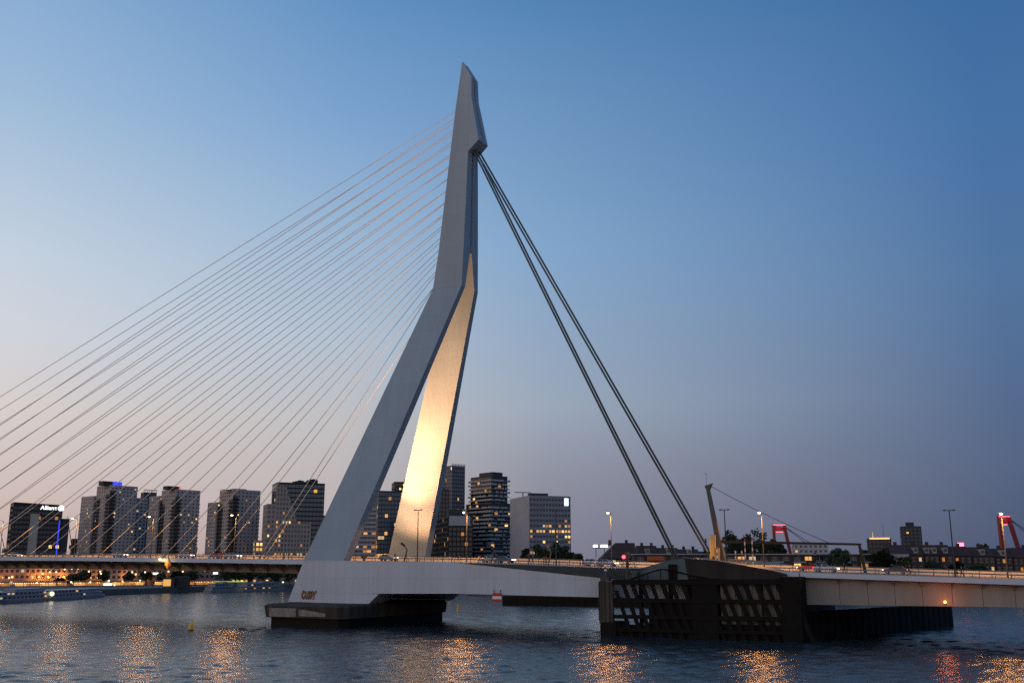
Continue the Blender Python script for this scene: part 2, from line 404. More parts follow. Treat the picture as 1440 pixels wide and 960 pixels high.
# deep steel box between pylon and anchorage
gb = [(12.0, 6.9), (34.6, 7.15), (66.6, 6.85), (78, 6.8), (92, 6.7)]
gt = [(12.0, deckz(12) - .05), (34.6, 13.42), (66.6, 10.5), (78, 9.5), (92, 9.4)]
rings = []
for (s, zb), (_, zt) in zip(gb, gt): rings.append([(s, -17.75, zb), (s, 17.75, zb), (s, 17.75, zt), (s, -17.75, zt)])
MB().loft(rings).build('box_girder', GIRDP, bridge)
for sg in (-1, 1):
    rings = []
    for s, wt, zt, zb in ((34.6, 17.8, 13.45, 13.4), (50, 18.4, 12.98, 11.96), (66.6, 19.1, 12.45, 10.5), (80, 19.6, 12.15, 9.5)):
        tri = [(s, sg * 17.6, zb), (s, sg * wt, zt), (s, sg * 16.9, zt)]
        rings.append(tri if sg < 0 else tri[::-1])
    MB().loft(rings).build('edge_flare', STEEL, bridge)
MB().box(-6.5, -5.0, -16.9, 16.9, 10.9, 13.0).build('end_diaphragm', BEIGE, bridge)

# backstay anchorage housings
for sg in (-1, 1):
    f = lambda s, w, z: (s, sg * w, z)
    vs = [f(73.5, 18.4, 11.7), f(73.5, 18.4, 10.0), f(82.5, 20.6, 13.75), f(85.6, 21.6, 14.15), f(86.2, 21.8, 10.3), f(91.5, 20.4, 13.6), f(100.3, 18.6, 12.05), f(103.0, 17.9, 11.3), f(103.0, 17.9, 9.6),
          f(73.5, 10.9, 12.2), f(82.5, 10.9, 14.2), f(86, 10.9, 14.2), f(100.3, 10.9, 12.2), f(103, 10.9, 11.5), f(73.5, 10.9, 9.6), f(103, 10.9, 9.6)]
    fs = [(1, 4, 3, 2, 0), (4, 8, 7, 6, 5, 3), (0, 2, 10, 9), (2, 3, 11, 10), (3, 5, 6, 12, 11), (6, 7, 13, 12), (14, 9, 10, 11, 12, 13, 15), (1, 0, 9, 14), (8, 15, 13, 7), (1, 14, 15, 8, 4)]
    o = MB().add(vs, [q if sg < 0 else q[::-1] for q in fs]).build('stay_anchorage', [mat('anchorage_teal', (.085, .115, .125), .6, var=.2, vscale=.4, spec=.2), mat('anchorage_brown_shaded', (.045, .036, .031), .8, var=.35, vscale=.5, streak=True, spec=.1)], bridge)
    for k in (1,): o.data.polygons[k].material_index = 1  # face turned from the sunset: its dimmer light is put into the brown
# stay cables: sixteen pairs
for k in range(16):
    f = k / 15
    z = 79.6 + (125.6 - 79.6) * f; s = 18.75 + (23.95 - 18.75) * f
    sb = -26.2 - 16.2 * k
    for sg in (-1, 1):
        a = Vector((s + .25, sg * (wout(z) - .9), z)); c = Vector((sb, sg * 10.0, deckz(sb) + .1))
        o = MB().tube(a, c, .095, n=8).build('stay_cable', CABLE, bridge, smooth=True)
        d = (a - c).normalized()
        MB().tube(c, c + d * 2.6, .17, n=8).build('cable_socket', STEEL, o)
# backstays, two tubes on each side
for sg, wb_, off in ((-1, -12, .22), (1, 12, .28)):
    a = Vector((28.4, sg * .9, 113.7)); c = Vector((81.1, wb_, 13.4)); d = (c - a).normalized()
    u = d.cross(Vector((0, 1, 0))).normalized()
    for q in (-1, 1):
        MB().tube(a + u * off * q + Vector((0, .22 * q, 0)), c + u * off * q + Vector((0, .2 * q, 0)), .225, n=12).build('backstay', BACKST, bridge, smooth=True)
# railings
def railing(s0, s1, w, parent, wires=True):
    b = MB()
    for s in frange(s0, s1, 2.3):
        z = deckz(s); b.box(s - .05, s + .05, w - .05, w + .05, z, z + 1.15)
    for h in ((.35, .6, .85) if wires else ()):
        b.sweep([(w - .012, h), (w + .012, h), (w + .012, h + .024), (w - .012, h + .024)], frange(s0, s1, 5))
    b.sweep([(w - .04, 1.12), (w + .04, 1.12), (w + .04, 1.18), (w - .04, 1.18)], frange(s0, s1, 5))
    return b.build('railing', STEEL, parent, kind='stuff')
railing(-180, -8, -16.8, bridge); railing(8, 74, -16.8, bridge); railing(-200, 100, 16.8, bridge)
# bridge floodlight shining up the inner face of the far leg
fl = thing('floodlight', 'small dark floodlight box on the deck that lights the inner pylon leg', 'floodlight', bw(-2.0, 0.0, deckz(-2)), -TH)
MB().box(-.3, .3, -.2, .2, 0, .5).build('stand', DSTEEL, fl)
MB().hexa([(-.5, -.35, .5), (.5, -.35, .5), (.5, .35, .5), (-.5, .35, .5), (-.6, -.5, 1.2), (.6, -.5, 1.2), (.6, .5, 1.1), (-.6, .5, 1.1)]).build('housing', DSTEEL, fl)
MB().box(-.5, .5, -.4, .4, 1.21, 1.23).build('lens', WHITEL, fl)
p0 = bw(-2.0, 0.0, deckz(0) + 1.4)
spot('flood_lamp', p0, bw(11.0, 7.8, 50), 330000, (1.0, .45, .19), 66, 1.0, .3)
spot('flood_lamp', p0 + Vector((-.4, 0, 0)), bw(8.0, 9.5, 42), 80000, (1.0, .45, .19), 110, 1.0, .3)
spot('flood_lamp', p0 + Vector((.4, 0, 0)), bw(20.5, 3.4, 71), 420000, (1.0, .42, .165), 46, 1.0, .3)

# graffiti on the foot of the near leg
ORG = mat('graffiti_orange', (.3, .13, .03), .6, var=.4, vscale=3); PNK = mat('graffiti_pink', (.42, .18, .2), .6); BLKP = mat('graffiti_black', (.01, .01, .012), .6)
gs, gz = onw(424, 842, -17.75)
graf = bpy.data.objects.new('graffiti', None); COL.objects.link(graf); graf.parent = bridge; graf.location = (gs, -17.8, gz)
graf['label'] = 'orange and pink graffiti lettering with black outlines'
def stroke(pts, r, m, y):
    b = MB()
    for a, c in zip(pts, pts[1:]):
        a = Vector(a); c = Vector(c); d = (c - a).normalized(); q = Vector((-d.y, d.x)) * r; e = d * r * .6
        P4 = [a - e + q, a - e - q, c + e - q, c + e + q]
        b.add([(p.x, y, p.y) for p in P4] + [(p.x, y + .02, p.y) for p in P4], [(0, 1, 2, 3), (7, 6, 5, 4), (0, 4, 5, 1), (1, 5, 6, 2), (2, 6, 7, 3), (3, 7, 4, 0)])
    return b
LET = [[(.9, 1.5), (.5, 1.7), (.2, 1.2), (.15, .6), (.45, .2), (.85, .5)], [(1.1, 1.6), (1.1, .6), (1.4, .2), (1.8, .5), (1.85, 1.6)],
       [(2.1, .2), (2.1, 1.6), (2.6, 1.5), (2.8, .9), (2.6, .3), (2.1, .2)], [(3.1, 1.7), (3.45, 1.0), (4.1, 1.75)], [(3.45, 1.0), (3.4, .1)]]
for L in LET: stroke(L, .24, BLKP, -.01).build('outline', BLKP, graf)
for i, L in enumerate(LET): stroke(L, .15, ORG, -.03).build('letter', ORG if i != 4 else PNK, graf)

# concrete pier under the pylon
pier = thing('bridge_pier', 'weathered concrete pier under the grey pylon foot, dark and wet at the waterline', 'pier', bw(2, -6, 0), -TH)
def plan(s0, s1, w0, w1, ch): return [(s0, w0 + ch * .2), (s0 + ch * .3, w0), (s1 - ch, w0 - .3), (s1, w0 + ch), (s1, w1 - ch), (s1 - ch, w1), (s0 + ch, w1), (s0, w1 - ch)]
def pl(poly, z): return [(s - 2, w + 6, z) for s, w in poly]
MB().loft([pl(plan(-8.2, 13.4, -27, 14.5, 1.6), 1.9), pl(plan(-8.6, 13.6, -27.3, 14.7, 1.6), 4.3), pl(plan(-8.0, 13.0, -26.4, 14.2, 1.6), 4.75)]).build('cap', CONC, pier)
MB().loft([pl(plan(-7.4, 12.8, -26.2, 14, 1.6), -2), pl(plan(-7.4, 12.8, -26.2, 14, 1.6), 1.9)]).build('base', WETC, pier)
PATCH = mat('pier_whitewash', (.26, .22, .19), .85, var=.5, vscale=1.2, bump=.2)
for (sa, sb_, za, zb_) in ((-6.8, .6, 2.1, 3.9), (1.4, 8.6, 2.3, 3.7)):
    MB().box(sa - 2, sb_ - 2, -27.33 + 6 - .05, -26.6 + 6, za, zb_).build('painted_panel', PATCH, pier)

# ================================================================== BASCULE BRIDGE (right)
basc = thing('bascule_bridge', 'beige steel bascule bridge span with pale edge beam behind the dark timber fender', 'bridge', OB, -TH)
SB = frange(105.2, 200, 3)
MB().sweep([(-17, -.85), (17, -.85), (17, 0), (-17, 0)], SB).build('deck_slab', mat('pale_edge_beam', (.5, .54, .6), .5, var=.12), basc)
MB().sweep([(-10.2, .004), (10.2, .004), (10.2, .02), (-10.2, .02)], SB).build('roadway', ASPH, basc)
for a, c in ((-16.7, -11.2), (11.2, 16.7)):
    MB().sweep([(a, .004), (c, .004), (c, .06), (a, .06)], SB).build('footpath', PAVE, basc)
open_rail(basc, 105.5, 199, -10.7); far_barrier(basc, SB)
MB().sweep([(-15.2, -1.0), (15.2, -1.0), (15.2, -.86), (-15.2, -.86)], SB).build('deck_plate', BEIGE, basc)
zbg = lambda s: interp(s, [105, 140, 200], [6.05, 6.2, 5.6])
sp = [105.4, 111.5, 116.2, 120.6, 125.0, 129.6, 134.2, 139, 144, 150, 158, 168, 180, 199]
for sg in (-1, 1):
    for a, c in zip(sp, sp[1:]):
        b = MB(); y0, y1 = sg * 15.4, sg * 15.0
        b.loft([[(q, y0, zbg(q)), (q, y1, zbg(q)), (q, y1, deckz(q) - 1.0), (q, y0, deckz(q) - 1.0)] for q in (a + .035, c - .035)])
        b.build('girder_panel', BEIGE, basc)
        if sg < 0:
            z = deckz(c)
            MB().add([(c - .05, -15.42, z - .87), (c - .05, -16.8, z - .87), (c - .05, -15.42, z - 1.9), (c + .05, -15.42, z - .87), (c + .05, -16.8, z - .87), (c + .05, -15.42, z - 1.9)],
                     [(0, 1, 2), (5, 4, 3), (0, 3, 4, 1), (1, 4, 5, 2), (2, 5, 3, 0)]).build('gusset', BEIGE, basc)
    MB().loft([[(q, sg * 14.9, zbg(q) + .2), (q, sg * 14.6, zbg(q) + .2), (q, sg * 14.6, deckz(q) - 1.02), (q, sg * 14.9, deckz(q) - 1.02)] for q in (105.4, 140, 199)]).build('girder_web', DSTEEL, basc)
railing(104, 199, -16.8, basc); railing(104, 199, 16.8, basc)

bp = thing('bridge_pier', 'dark concrete bascule pier hidden behind the timber fender', 'pier', bw(93, 0, 0), -TH)
MB().box(-2.6, 11.5, -17, 17, -2, 9.36).build('body', WETC, bp)
MB().box(-.8, 12, -17.3, 17.3, 9.4, 9.9).build('cap', CONC, bp)

# timber fender in front of the bascule pier
fen = thing('fender', 'dark timber ship fender with slanted planks standing in the water', 'fender', bw(68, -22, 0), -TH)
def fb(name, m, fn, par=fen, **k): b = MB(); fn(b); return b.build(name, m, par, **k)
# ribbed end wall (rounded corner)
def ribs(b):
    pts = []
    for i in range(14):
        t = i / 13; a = R(90) * min(1, t * 1.6)
        pts.append((0.0 + (1 - math.cos(a)) * 1.6 + max(0, t - .62) * 5.5, 3.0 - math.sin(a) * 3.0))
    pts = [(0, 6.5), (0, 5.6), (0, 4.7), (0, 3.9)] + pts
    for i, (a, c) in enumerate(zip(pts, pts[1:])):
        d = .0 if i % 2 else .16
        nx, ny = (c[1] - a[1]), -(c[0] - a[0]); l = math.hypot(nx, ny); nx /= l; ny /= l
        A_ = (a[0] + nx * d, a[1] + ny * d); C_ = (c[0] + nx * d, c[1] + ny * d); B_ = (c[0] - nx * .3, c[1] - ny * .3); D_ = (a[0] - nx * .3, a[1] - ny * .3)
        b.loft([[(*A_, 2.4), (*C_, 2.4), (*B_, 2.4), (*D_, 2.4)], [(*A_, 9.9), (*C_, 9.9), (*B_, 9.9), (*D_, 9.9)]])
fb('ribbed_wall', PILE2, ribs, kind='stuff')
def wetend(b): b.loft([[(-.1, 6.5, z), (-.1, 2.8, z), (.6, .7, z), (1.8, -.25, z), (4.2, -.35, z), (4.2, 6.5, z)] for z in (-2, 2.5)])
fb('wet_base', WETC, wetend)
for z0, z1, dy in ((9.3, 10.2, -.25), (6.1, 6.75, -.2), (3.2, 3.9, -.2), (.9, 1.5, -.2)):
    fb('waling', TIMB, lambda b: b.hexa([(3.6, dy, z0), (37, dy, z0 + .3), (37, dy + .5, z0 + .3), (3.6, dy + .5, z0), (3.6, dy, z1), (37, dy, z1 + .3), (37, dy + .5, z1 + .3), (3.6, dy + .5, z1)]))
for i in range(19):                       # slanted planks leaning to the right going down
    x = 1.2 + i * 1.92 + random.uniform(-.12, .12); wd = random.uniform(.7, .95)
    xt, xb = x, x + 3.9
    zt, zb2 = 10.0, -.6
    if x < 3.8:
        k = (3.8 - x) / 3.9; xt = 3.8; zt = 10.0 - k * 10.6
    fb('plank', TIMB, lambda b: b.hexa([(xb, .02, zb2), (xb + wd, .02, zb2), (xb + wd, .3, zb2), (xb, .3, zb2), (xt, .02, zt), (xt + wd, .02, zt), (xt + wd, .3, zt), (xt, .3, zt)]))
for x in (8.8, 14.6, 18.2, 21.3, 31.5, 36.6):       # upright piles behind the planks
    fb('pile', TIMB, lambda b: b.tube((x, .95, -2), (x, .95, 10.3), .42, n=8))
fb('backing_boards', TIMB, lambda b: b.box(10.4, 19.0, .5, .75, -1.5, 6.3))
fb('backing_boards', TIMB, lambda b: b.box(4.3, 10.3, .5, .75, -1.5, 2.2))
fb('dark_pier_post', TIMB, lambda b: b.box(18.9, 23.6, -.1, 2.8, -2, 10.5))
def sheet(b):
    for i in range(24):
        x = 24.0 + i * .52; d = .0 if i % 2 else .14
        b.box(x, x + .52, .75 - d, 1.1, 2.7, 9.9)
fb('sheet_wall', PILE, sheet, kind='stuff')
fb('sheet_wall_base', WETC, lambda b: b.box(23.8, 36.8, .7, 1.4, -2, 2.7))
fb('end_wall', TIMB, lambda b: b.box(34.9, 38.2, -.3, 4.6, -2, 10.9))
fb('deck_boards', TIMB, lambda b: b.hexa([(.2, 2.5, 9.95), (37, .4, 10.2), (37, 3.6, 10.2), (.2, 3.6, 9.95), (.2, 2.5, 10.1), (37, .4, 10.4), (37, 3.6, 10.4), (.2, 3.6, 10.1)]))
# hooped guard rail on the fender top
gr = MB()
pp = [(7.0, 10.3), (10.5, 11.4), (13.0, 12.1), (15.0, 12.0), (18.5, 11.1), (22.0, 10.5)]
gr.path([(x, .3, z) for x, z in pp], [.14] * 6, 6)
for x, z in pp[1:-1]: gr.tube((x, .3, 10.2), (x, .3, z), .1, n=6)
gr.build('guard_rail', TIMB, fen)
fb('cabinet', TIMB, lambda b: b.box(14.4, 16.0, .6, 1.8, 10.3, 13.0))
mb = thing('mooring_drum', 'dark cylindrical drum on top of the timber fender', 'drum', bw(75.6, -20.6, 10.1), -TH)
MB().tube((0, 0, 0), (0, 0, 1.5), .85, n=20).build('barrel', DSTEEL, mb); MB().tube((0, 0, 1.5), (0, 0, 1.62), .95, n=20).build('lid', STEEL, mb)
nl = thing('corner_lamp', 'small round lamp on the left corner of the timber fender', 'lamp', bw(69.6, -20.6, 9.95), -TH)
MB().box(-.9, .9, -.5, .5, 0, .7).box(-.5, .5, -.4, .4, .7, 1.0).build('base', DSTEEL, nl); MB().tube((0, 0, 1.0), (0, 0, 1.7), .06, n=6).build('stem', STEEL, nl)
MB().ball((0, 0, 1.95), .28).build('globe', mat('globe_glass', (.6, .6, .58), .2), nl, smooth=True)
tl = thing('signal_post', 'dark navigation signal post showing one red light', 'signal', bw(74.2, -21.0, 10.1), -TH)
MB().tube((0, 0, 0), (0, 0, 4.6), .3, .28, n=10).build('post', DSTEEL, tl); MB().box(-.35, .35, -.3, .3, 4.6, 5.2).build('head', DSTEEL, tl)
MB().tube((-.5, -.32, 4.3), (-.5, -.5, 4.3), .32, n=12).build('red_light', REDL, tl); MB().box(-.85, -.2, -.3, .0, 3.7, 4.8).build('signal_box', DSTEEL, tl)
pt_light('signal_glow', bw(73.6, -21.8, 14.4), 25, (1, .05, .08), .25)

# guide walls
def gwall(name, label, pts, z1, h0=-2, thick=.8, m=WETC):
    c = sum((Vector(p) for p in pts), Vector((0, 0))) / len(pts)
    o = thing(name, label, 'fender', (c.x, c.y, 0))
    for a, b_ in zip(pts, pts[1:]):
        a = Vector(a); b_ = Vector(b_); d = (b_ - a).normalized(); q = Vector((d.y, -d.x)) * thick
        L = (b_ - a).length; k = max(1, int(L / 1.3))
        for i in range(k):
            p = a + d * L * i / k - c; e = a + d * L * (i + 1) / k - c; ro = q * (.5 + (.12 if i % 2 else 0))
            MB().loft([[(p.x - ro.x, p.y - ro.y, z), (e.x - ro.x, e.y - ro.y, z), (e.x + ro.x, e.y + ro.y, z), (p.x + ro.x, p.y + ro.y, z)] for z in (h0, z1 + random.uniform(-.06, .06))]).build('timber_pile', m, o)
    return o
v2 = lambda p: (p.x, p.y)
gwall('guide_wall', 'long black timber guide wall under the beige bascule span', [v2(bw(105.4, -14.6, 0)), v2(bw(124.0, 42.5, 0))], 4.8)
gwall('guide_wall', 'low black timber wall in the water beyond the bridge beside the striped board', [(-3.1, 350.2), (26.8, 338), (60, 326)], 3.0)
s_, z_ = onw(1329, 846, -15.9)
lt = thing('navigation_lamp', 'glowing orange navigation lamp on the lower edge of the beige bascule girder', 'lamp', bw(s_, -15.9, z_), -TH)
MB().box(-.12, .12, .05, .5, -.1, .1).build('bracket', DSTEEL, lt); MB().tube((0, 0, -.32), (0, 0, -.22), .26, n=12).build('base', DSTEEL, lt)
MB().ball((0, 0, 0), .24).build('lens', emi('orange_lamp', (1, .3, .06), 7), lt, smooth=True)
pt_light('nav_glow', bw(s_, -18.4, z_), 190, (1, .2, .03), .4)

# red and white board hung under the girder
s_, z_ = onw(699, 840, 18.5)
sg_ = thing('navigation_board', 'red board with white middle stripe hanging below the bridge girder', 'sign', bw(26.5, -17.2, 0), -TH)
ss, zz = onw(699, 840, -17.9)
sg_.location = bw(ss, -17.95, zz)
RED = mat('sign_red', (.5, .03, .02), .5); WHT = mat('sign_white', (.75, .72, .66), .5)
MB().box(-1.05, 1.05, 0, .12, -.85, .95).build('board', RED, sg_); MB().box(-1.05, 1.05, -.02, 0, -.24, .3).build('stripe', WHT, sg_)
MB().box(-.8, -.7, .0, .1, .95, 1.6).box(.7, .8, .0, .1, .95, 1.6).build('hanger', DSTEEL, sg_)

# yellow and red diamond sign under the left span
s_, z_ = onw(236, 793, -17.2)
dm = thing('diamond_sign', 'lit yellow and red diamond shipping sign hanging under the bridge deck edge', 'sign', bw(s_, -17.2, z_), -TH)
YEL = mat('sign_yellow', (.75, .5, .03), .5)
MB().add([(-1.15, 0, 0), (0, -.0, -1.25), (0, -.0, 1.25), (-1.15, .1, 0), (0, .1, -1.25), (0, .1, 1.25)], [(0, 1, 2), (5, 4, 3), (0, 3, 4, 1), (0, 2, 5, 3)]).build('yellow_half', YEL, dm)
MB().add([(1.15, 0, 0), (0, -.0, 1.25), (0, -.0, -1.25), (1.15, .1, 0), (0, .1, 1.25), (0, .1, -1.25)], [(0, 1, 2), (5, 4, 3), (0, 3, 4, 1), (0, 2, 5, 3)]).build('red_half', RED, dm)
MB().box(-.06, .06, .05, .15, 1.0, 1.9).build('hanger', DSTEEL, dm)
MB().tube((-1.8, -1.2, 1.25), (-1.5, -1.0, 1.1), .2, n=8).build('lamp', emi('sign_lamp', (1, .75, .35), 12), dm)
pt_light('sign_glow', bw(s_ - 1.6, -18.6, z_ + .6), 160, (1, .72, .25), .2)

# ------------------------------------------------------------------ street lamps on the deck
def lamp(name, label, s, w, h, lit, group, arm=-1.3):
    t = thing(name, label, 'street lamp', bw(s, w, deckz(s) + .02), -TH, group)
    MB().tube((0, 0, 0), (0, 0, .9), .17, .16, n=10).build('base', LAMPC, t)
    MB().tube((0, 0, .9), (0, 0, h), .13, .08, n=10).build('pole', LAMPC, t)
    if lit:
        MB().tube((0, 0, h - .1), (0, arm, h + .12), .06, .05, n=6).build('arm', LAMPC, t)
        MB().hexa([(-.2, arm - .7, h + .02), (.2, arm - .7, h + .02), (.22, arm + .1, h), (-.22, arm + .1, h), (-.12, arm - .6, h + .22), (.12, arm - .6, h + .22), (.14, arm, h + .26), (-.14, arm, h + .26)]).build('lamp_head', LAMPC, t)
        MB().ball((0, arm - .3, h - .1), .27, sz=.75).build('bulb', BULB, t, smooth=True)
        pl0 = bw(s, w + arm - .45, deckz(s) + h - .5); spot('street_light', pl0, pl0 - Vector((0, 0, 5)), 9000, SODIUM, 172, .12, .65)
    else:
        MB().box(-.7, .7, -.12, .12, h, h + .12).build('crossbar', LAMPC, t)
        for q in (-1, 1): MB().box(q * .75 - .2, q * .75 + .2, -.16, .16, h - .02, h + .2).build('lamp_head', DSTEEL, t)
    return t
for s, lab in ((-141, 'lit street lamp on the deck before the dark office tower with white sign'),
               (-107.5, 'lit street lamp on the deck before the flat block with blue roof sign'), (-76.2, 'lit street lamp on the deck before the flat block with red-lit attic'),
               (-45.6, 'lit street lamp on the deck before the flat block with glowing red roof'), (-10, 'street lamp on the deck hidden behind the near pylon leg'),
               (25.6, 'lit street lamp on the deck beside the terraced balcony tower'), (61.6, 'lit street lamp on the deck before the brick house with hipped roof'),
               (94.2, 'lit street lamp beside the striped barrier poles'), (137.6, 'lit street lamp in front of the red bridge tower')):
    lamp('street_lamp', lab, s, 2.0, 11.3, True, 'lit street lamps along the bridge')
for s, lab in ((23.8, 'unlit lamp mast in front of the floodlit pylon leg'), (57, 'unlit lamp mast in front of the wide office block'), (91.8, 'unlit lamp mast beside the leaning steel mast'), (130.4, 'unlit lamp mast on the bascule span with a walker at its foot')):
    lamp('lamp_mast', lab, s, -15.9, 10.9, False, 'unlit lamp masts along the footpath')

# kinked floodlight posts along the footpath
def flood_post(s, w, label, m=DSTEEL):
    t = thing('spotlight_post', label, 'spotlight', bw(s, w, deckz(s) + .03), -TH, 'kinked spotlight posts on the bridge')
    P = [(0, 0, 0), (.45, 0, 1.4), (.75, 0, 2.5), (.25, 0, 3.1), (-.05, 0, 3.5)]
    MB().path(P, [.16, .15, .13, .12, .1], 8).build('post', m, t)
    for dx, dz in ((.1, 3.35), (-.35, 3.65)):
        MB().tube((dx, 0, dz), (dx - .45, -.1, dz + .3), .22, .3, n=10).build('spotlight', m, t)
KP = mat('bronze_paint', (.16, .1, .06), .5)
for x, m, lab in ((570, DSTEEL, 'dark kinked spotlight post between the two pylon legs'), (692, DSTEEL, 'kinked spotlight post in front of the terraced balcony tower'), (772, KP, 'bronze kinked spotlight post before the leafy tree'),
               (275, DSTEEL, 'dark kinked spotlight post beside the right edge of the middle flat block'), (343, KP, 'bronze kinked spotlight post before the flat block with red roof')):
    flood_post(onw(x, 790, -12)[0], -12.5, lab, m)

# ------------------------------------------------------------------ cars
TYRE = mat('tyre_rubber', (.015, .015, .015), .8); RIM = mat('wheel_rim', (.35, .35, .36), .35, metal=.8)
HEAD = emi('headlight', (1, .88, .68), 14); TAIL = emi('tail_light', (1, .02, .03), 6)
CARGL = mat('car_glass', (.015, .018, .02), .06)
def car(label, s, w, col, heading=1, headlit=True):
    t = thing('car', label, 'car', bw(s, w, deckz(s) + .03), -TH + (0 if heading > 0 else math.pi), 'cars on the bridge')
    pm = mat('car_paint_%d' % (hash(col) % 9999), col, .25, var=.02)
    prof = [(-2.2, .35), (-2.25, .75), (-2.05, 1.0), (-1.2, 1.06), (.75, 1.02), (1.85, .88), (2.2, .68), (2.22, .38)]
    b = MB()
    b.loft([[(x * k2, y, z if z < .9 else z - dz) for x, z in prof] for y, k2, dz in ((-.86, .97, .05), (-.78, 1, .0), (.78, 1, .0), (.86, .97, .05))])
    b.build('body', pm, t, smooth=False)
    cb_ = MB().hexa([(-1.75, -.76, 1.03), (.8, -.76, .99), (.8, .76, .99), (-1.75, .76, 1.03), (-1.25, -.6, 1.47), (.05, -.6, 1.47), (.05, .6, 1.47), (-1.25, .6, 1.47)]).build('cabin', CARGL, t)
    MB().box(-1.25, .05, -.62, .62, 1.465, 1.5).box(-.64, -.54, -.74, .74, 1.03, 1.47).build('roof', pm, cb_)
    for x in (-1.35, 1.4):
        for y in (-1, 1):
            wh = MB().tube((x, y * .62, .32), (x, y * .88, .32), .32, n=16).build('wheel', TYRE, t)
            MB().tube((x, y * .85, .32), (x, y * .9, .32), .2, n=10).build('rim', RIM, wh)
    for y in (-.6, .6):
        MB().box(2.14, 2.25, y - .2, y + .2, .6, .78).build('headlight', HEAD if headlit else RIM, t)
        MB().box(-2.29, -2.2, y - .2, y + .2, .72, .9).build('tail_light', TAIL, t)
    return t
NL = -6.0
for x, lab, col, w, hd in ((546, 'silver car between the pylon legs with headlights on', (.4, .4, .42), -8.2, 1), (690, 'pale car with headlights on beside the lit deck lamp', (.5, .48, .45), -6, 1), (710, 'dark car with headlights on following behind the pale one', (.05, .06, .07), -6, 1),
                  (834, 'white car with headlights on before the leafy tree', (.6, .6, .58), -6, 1), (853, 'silver car with headlights on before the brick house', (.42, .42, .44), -8.2, 1), (1137, 'red car with tail lights on the bascule span', (.4, .03, .03), 6, -1),
                  (1161, 'white car on the bascule span with headlights on', (.65, .64, .6), -6, 1), (1258, 'dark car with red tail lights on the bascule span', (.06, .05, .06), 6, -1), (20, 'white car before the dark office tower on the cable span', (.65, .63, .6), -6, 1),
                  (168, 'white car before the flat block with blue roof sign', (.62, .62, .6), -6, 1), (262, 'white car before the flat block with lit attic', (.6, .6, .6), -6, 1), (308, 'red car with tail lights on the cable span', (.35, .03, .03), 6, -1), (327, 'pale car before the flat block with red roof', (.6, .58, .5), -6, 1)):
    car(lab, onw(x, 790, w)[0], w, col, hd)

# ------------------------------------------------------------------ people
SKIN = mat('skin', (.45, .28, .2), .6); CLO = [mat('dark_coat', (.02, .02, .025), .9), mat('navy_jacket', (.03, .04, .08), .9), mat('rust_jacket', (.25, .09, .04), .9), mat('grey_coat', (.12, .12, .12), .9), mat('pale_shirt', (.5, .48, .45), .9)]
TRO = mat('dark_trousers', (.018, .019, .025), .9); HAIRM = mat('dark_hair', (.02, .014, .01), .7)
POSES = {
    'walk': dict(hip=(.0, .93), legs=((.24, .5, .36, .06, .46), (-.06, .5, -.32, .09, -.2)), arms=((.2, 1.12, .34, .9), (-.2, 1.12, -.16, .86)), lean=.04),
    'stand': dict(hip=(.0, .94), legs=((.03, .5, .0, .06, .13), (.02, .5, -.03, .06, .1)), arms=((.05, 1.12, .1, .84), (-.05, 1.12, .02, .84)), lean=.0),
    'lean': dict(hip=(-.12, .9), legs=((-.1, .48, -.25, .06, -.1), (.1, .5, .02, .06, .15)), arms=((.32, 1.16, .5, 1.1), (.3, 1.14, .48, 1.1)), lean=.22),
    'ride': dict(hip=(-.28, .98), legs=((.12, .82, .06, .38, .2), (.1, .66, -.06, .2, .08)), arms=((.22, 1.2, .48, 1.08), (.22, 1.2, .48, 1.08)), lean=.18),
}
PMESH = {}
def person_mesh(pose):
    if pose in PMESH: return PMESH[pose]
    P = POSES[pose]; hx, hz = P['hip']; ln = P['lean']
    vs = [(hx, 0, hz), (hx + ln * .5, 0, hz + .26), (hx + ln, 0, hz + .46), (hx + ln * 1.2, 0, hz + .58), (hx + ln * 1.3 + .01, 0, hz + .66), (hx + ln * 1.35 + .02, 0, hz + .76)]
    rad = [(.15, .12), (.14, .11), (.17, .11), (.055, .055), (.075, .085), (.065, .075)]
    ed = [(0, 1), (1, 2), (2, 3), (3, 4), (4, 5)]
    for sd, (kx, kz, ax_, az, tx) in zip((-1, 1), P['legs']):
        o = len(vs)
        vs += [(hx, sd * .1, hz - .06), (kx, sd * .11, kz), (ax_, sd * .1, az), (tx, sd * .12, max(.03, az - .03))]
        rad += [(.095, .095), (.065, .065), (.045, .045), (.035, .03)]
        ed += [(0, o), (o, o + 1), (o + 1, o + 2), (o + 2, o + 3)]
    for sd, (ex, ez, wx, wz) in zip((-1, 1), P['arms']):
        o = len(vs); sx = hx + ln
        vs += [(sx, sd * .19, hz + .47), (ex, sd * .25, ez), (wx, sd * .22, wz), (wx + .04, sd * .21, wz - .08)]
        rad += [(.06, .06), (.045, .045), (.032, .032), (.03, .022)]
        ed += [(2, o), (o, o + 1), (o + 1, o + 2), (o + 2, o + 3)]
    me = bpy.data.meshes.new('skel'); me.from_pydata(vs, ed, [])
    ob = bpy.data.objects.new('skel', me); COL.objects.link(ob)
    sk = ob.modifiers.new('s', 'SKIN')
    for v, r in zip(me.skin_vertices[0].data, rad): v.radius = r
    me.skin_vertices[0].data[0].use_root = True
    ob.modifiers.new('u', 'SUBSURF').levels = 1
    dg = bpy.context.evaluated_depsgraph_get(); nm = bpy.data.meshes.new_from_object(ob.evaluated_get(dg))
    bpy.data.objects.remove(ob); PMESH[pose] = (nm, hx, hz, ln)
    return PMESH[pose]
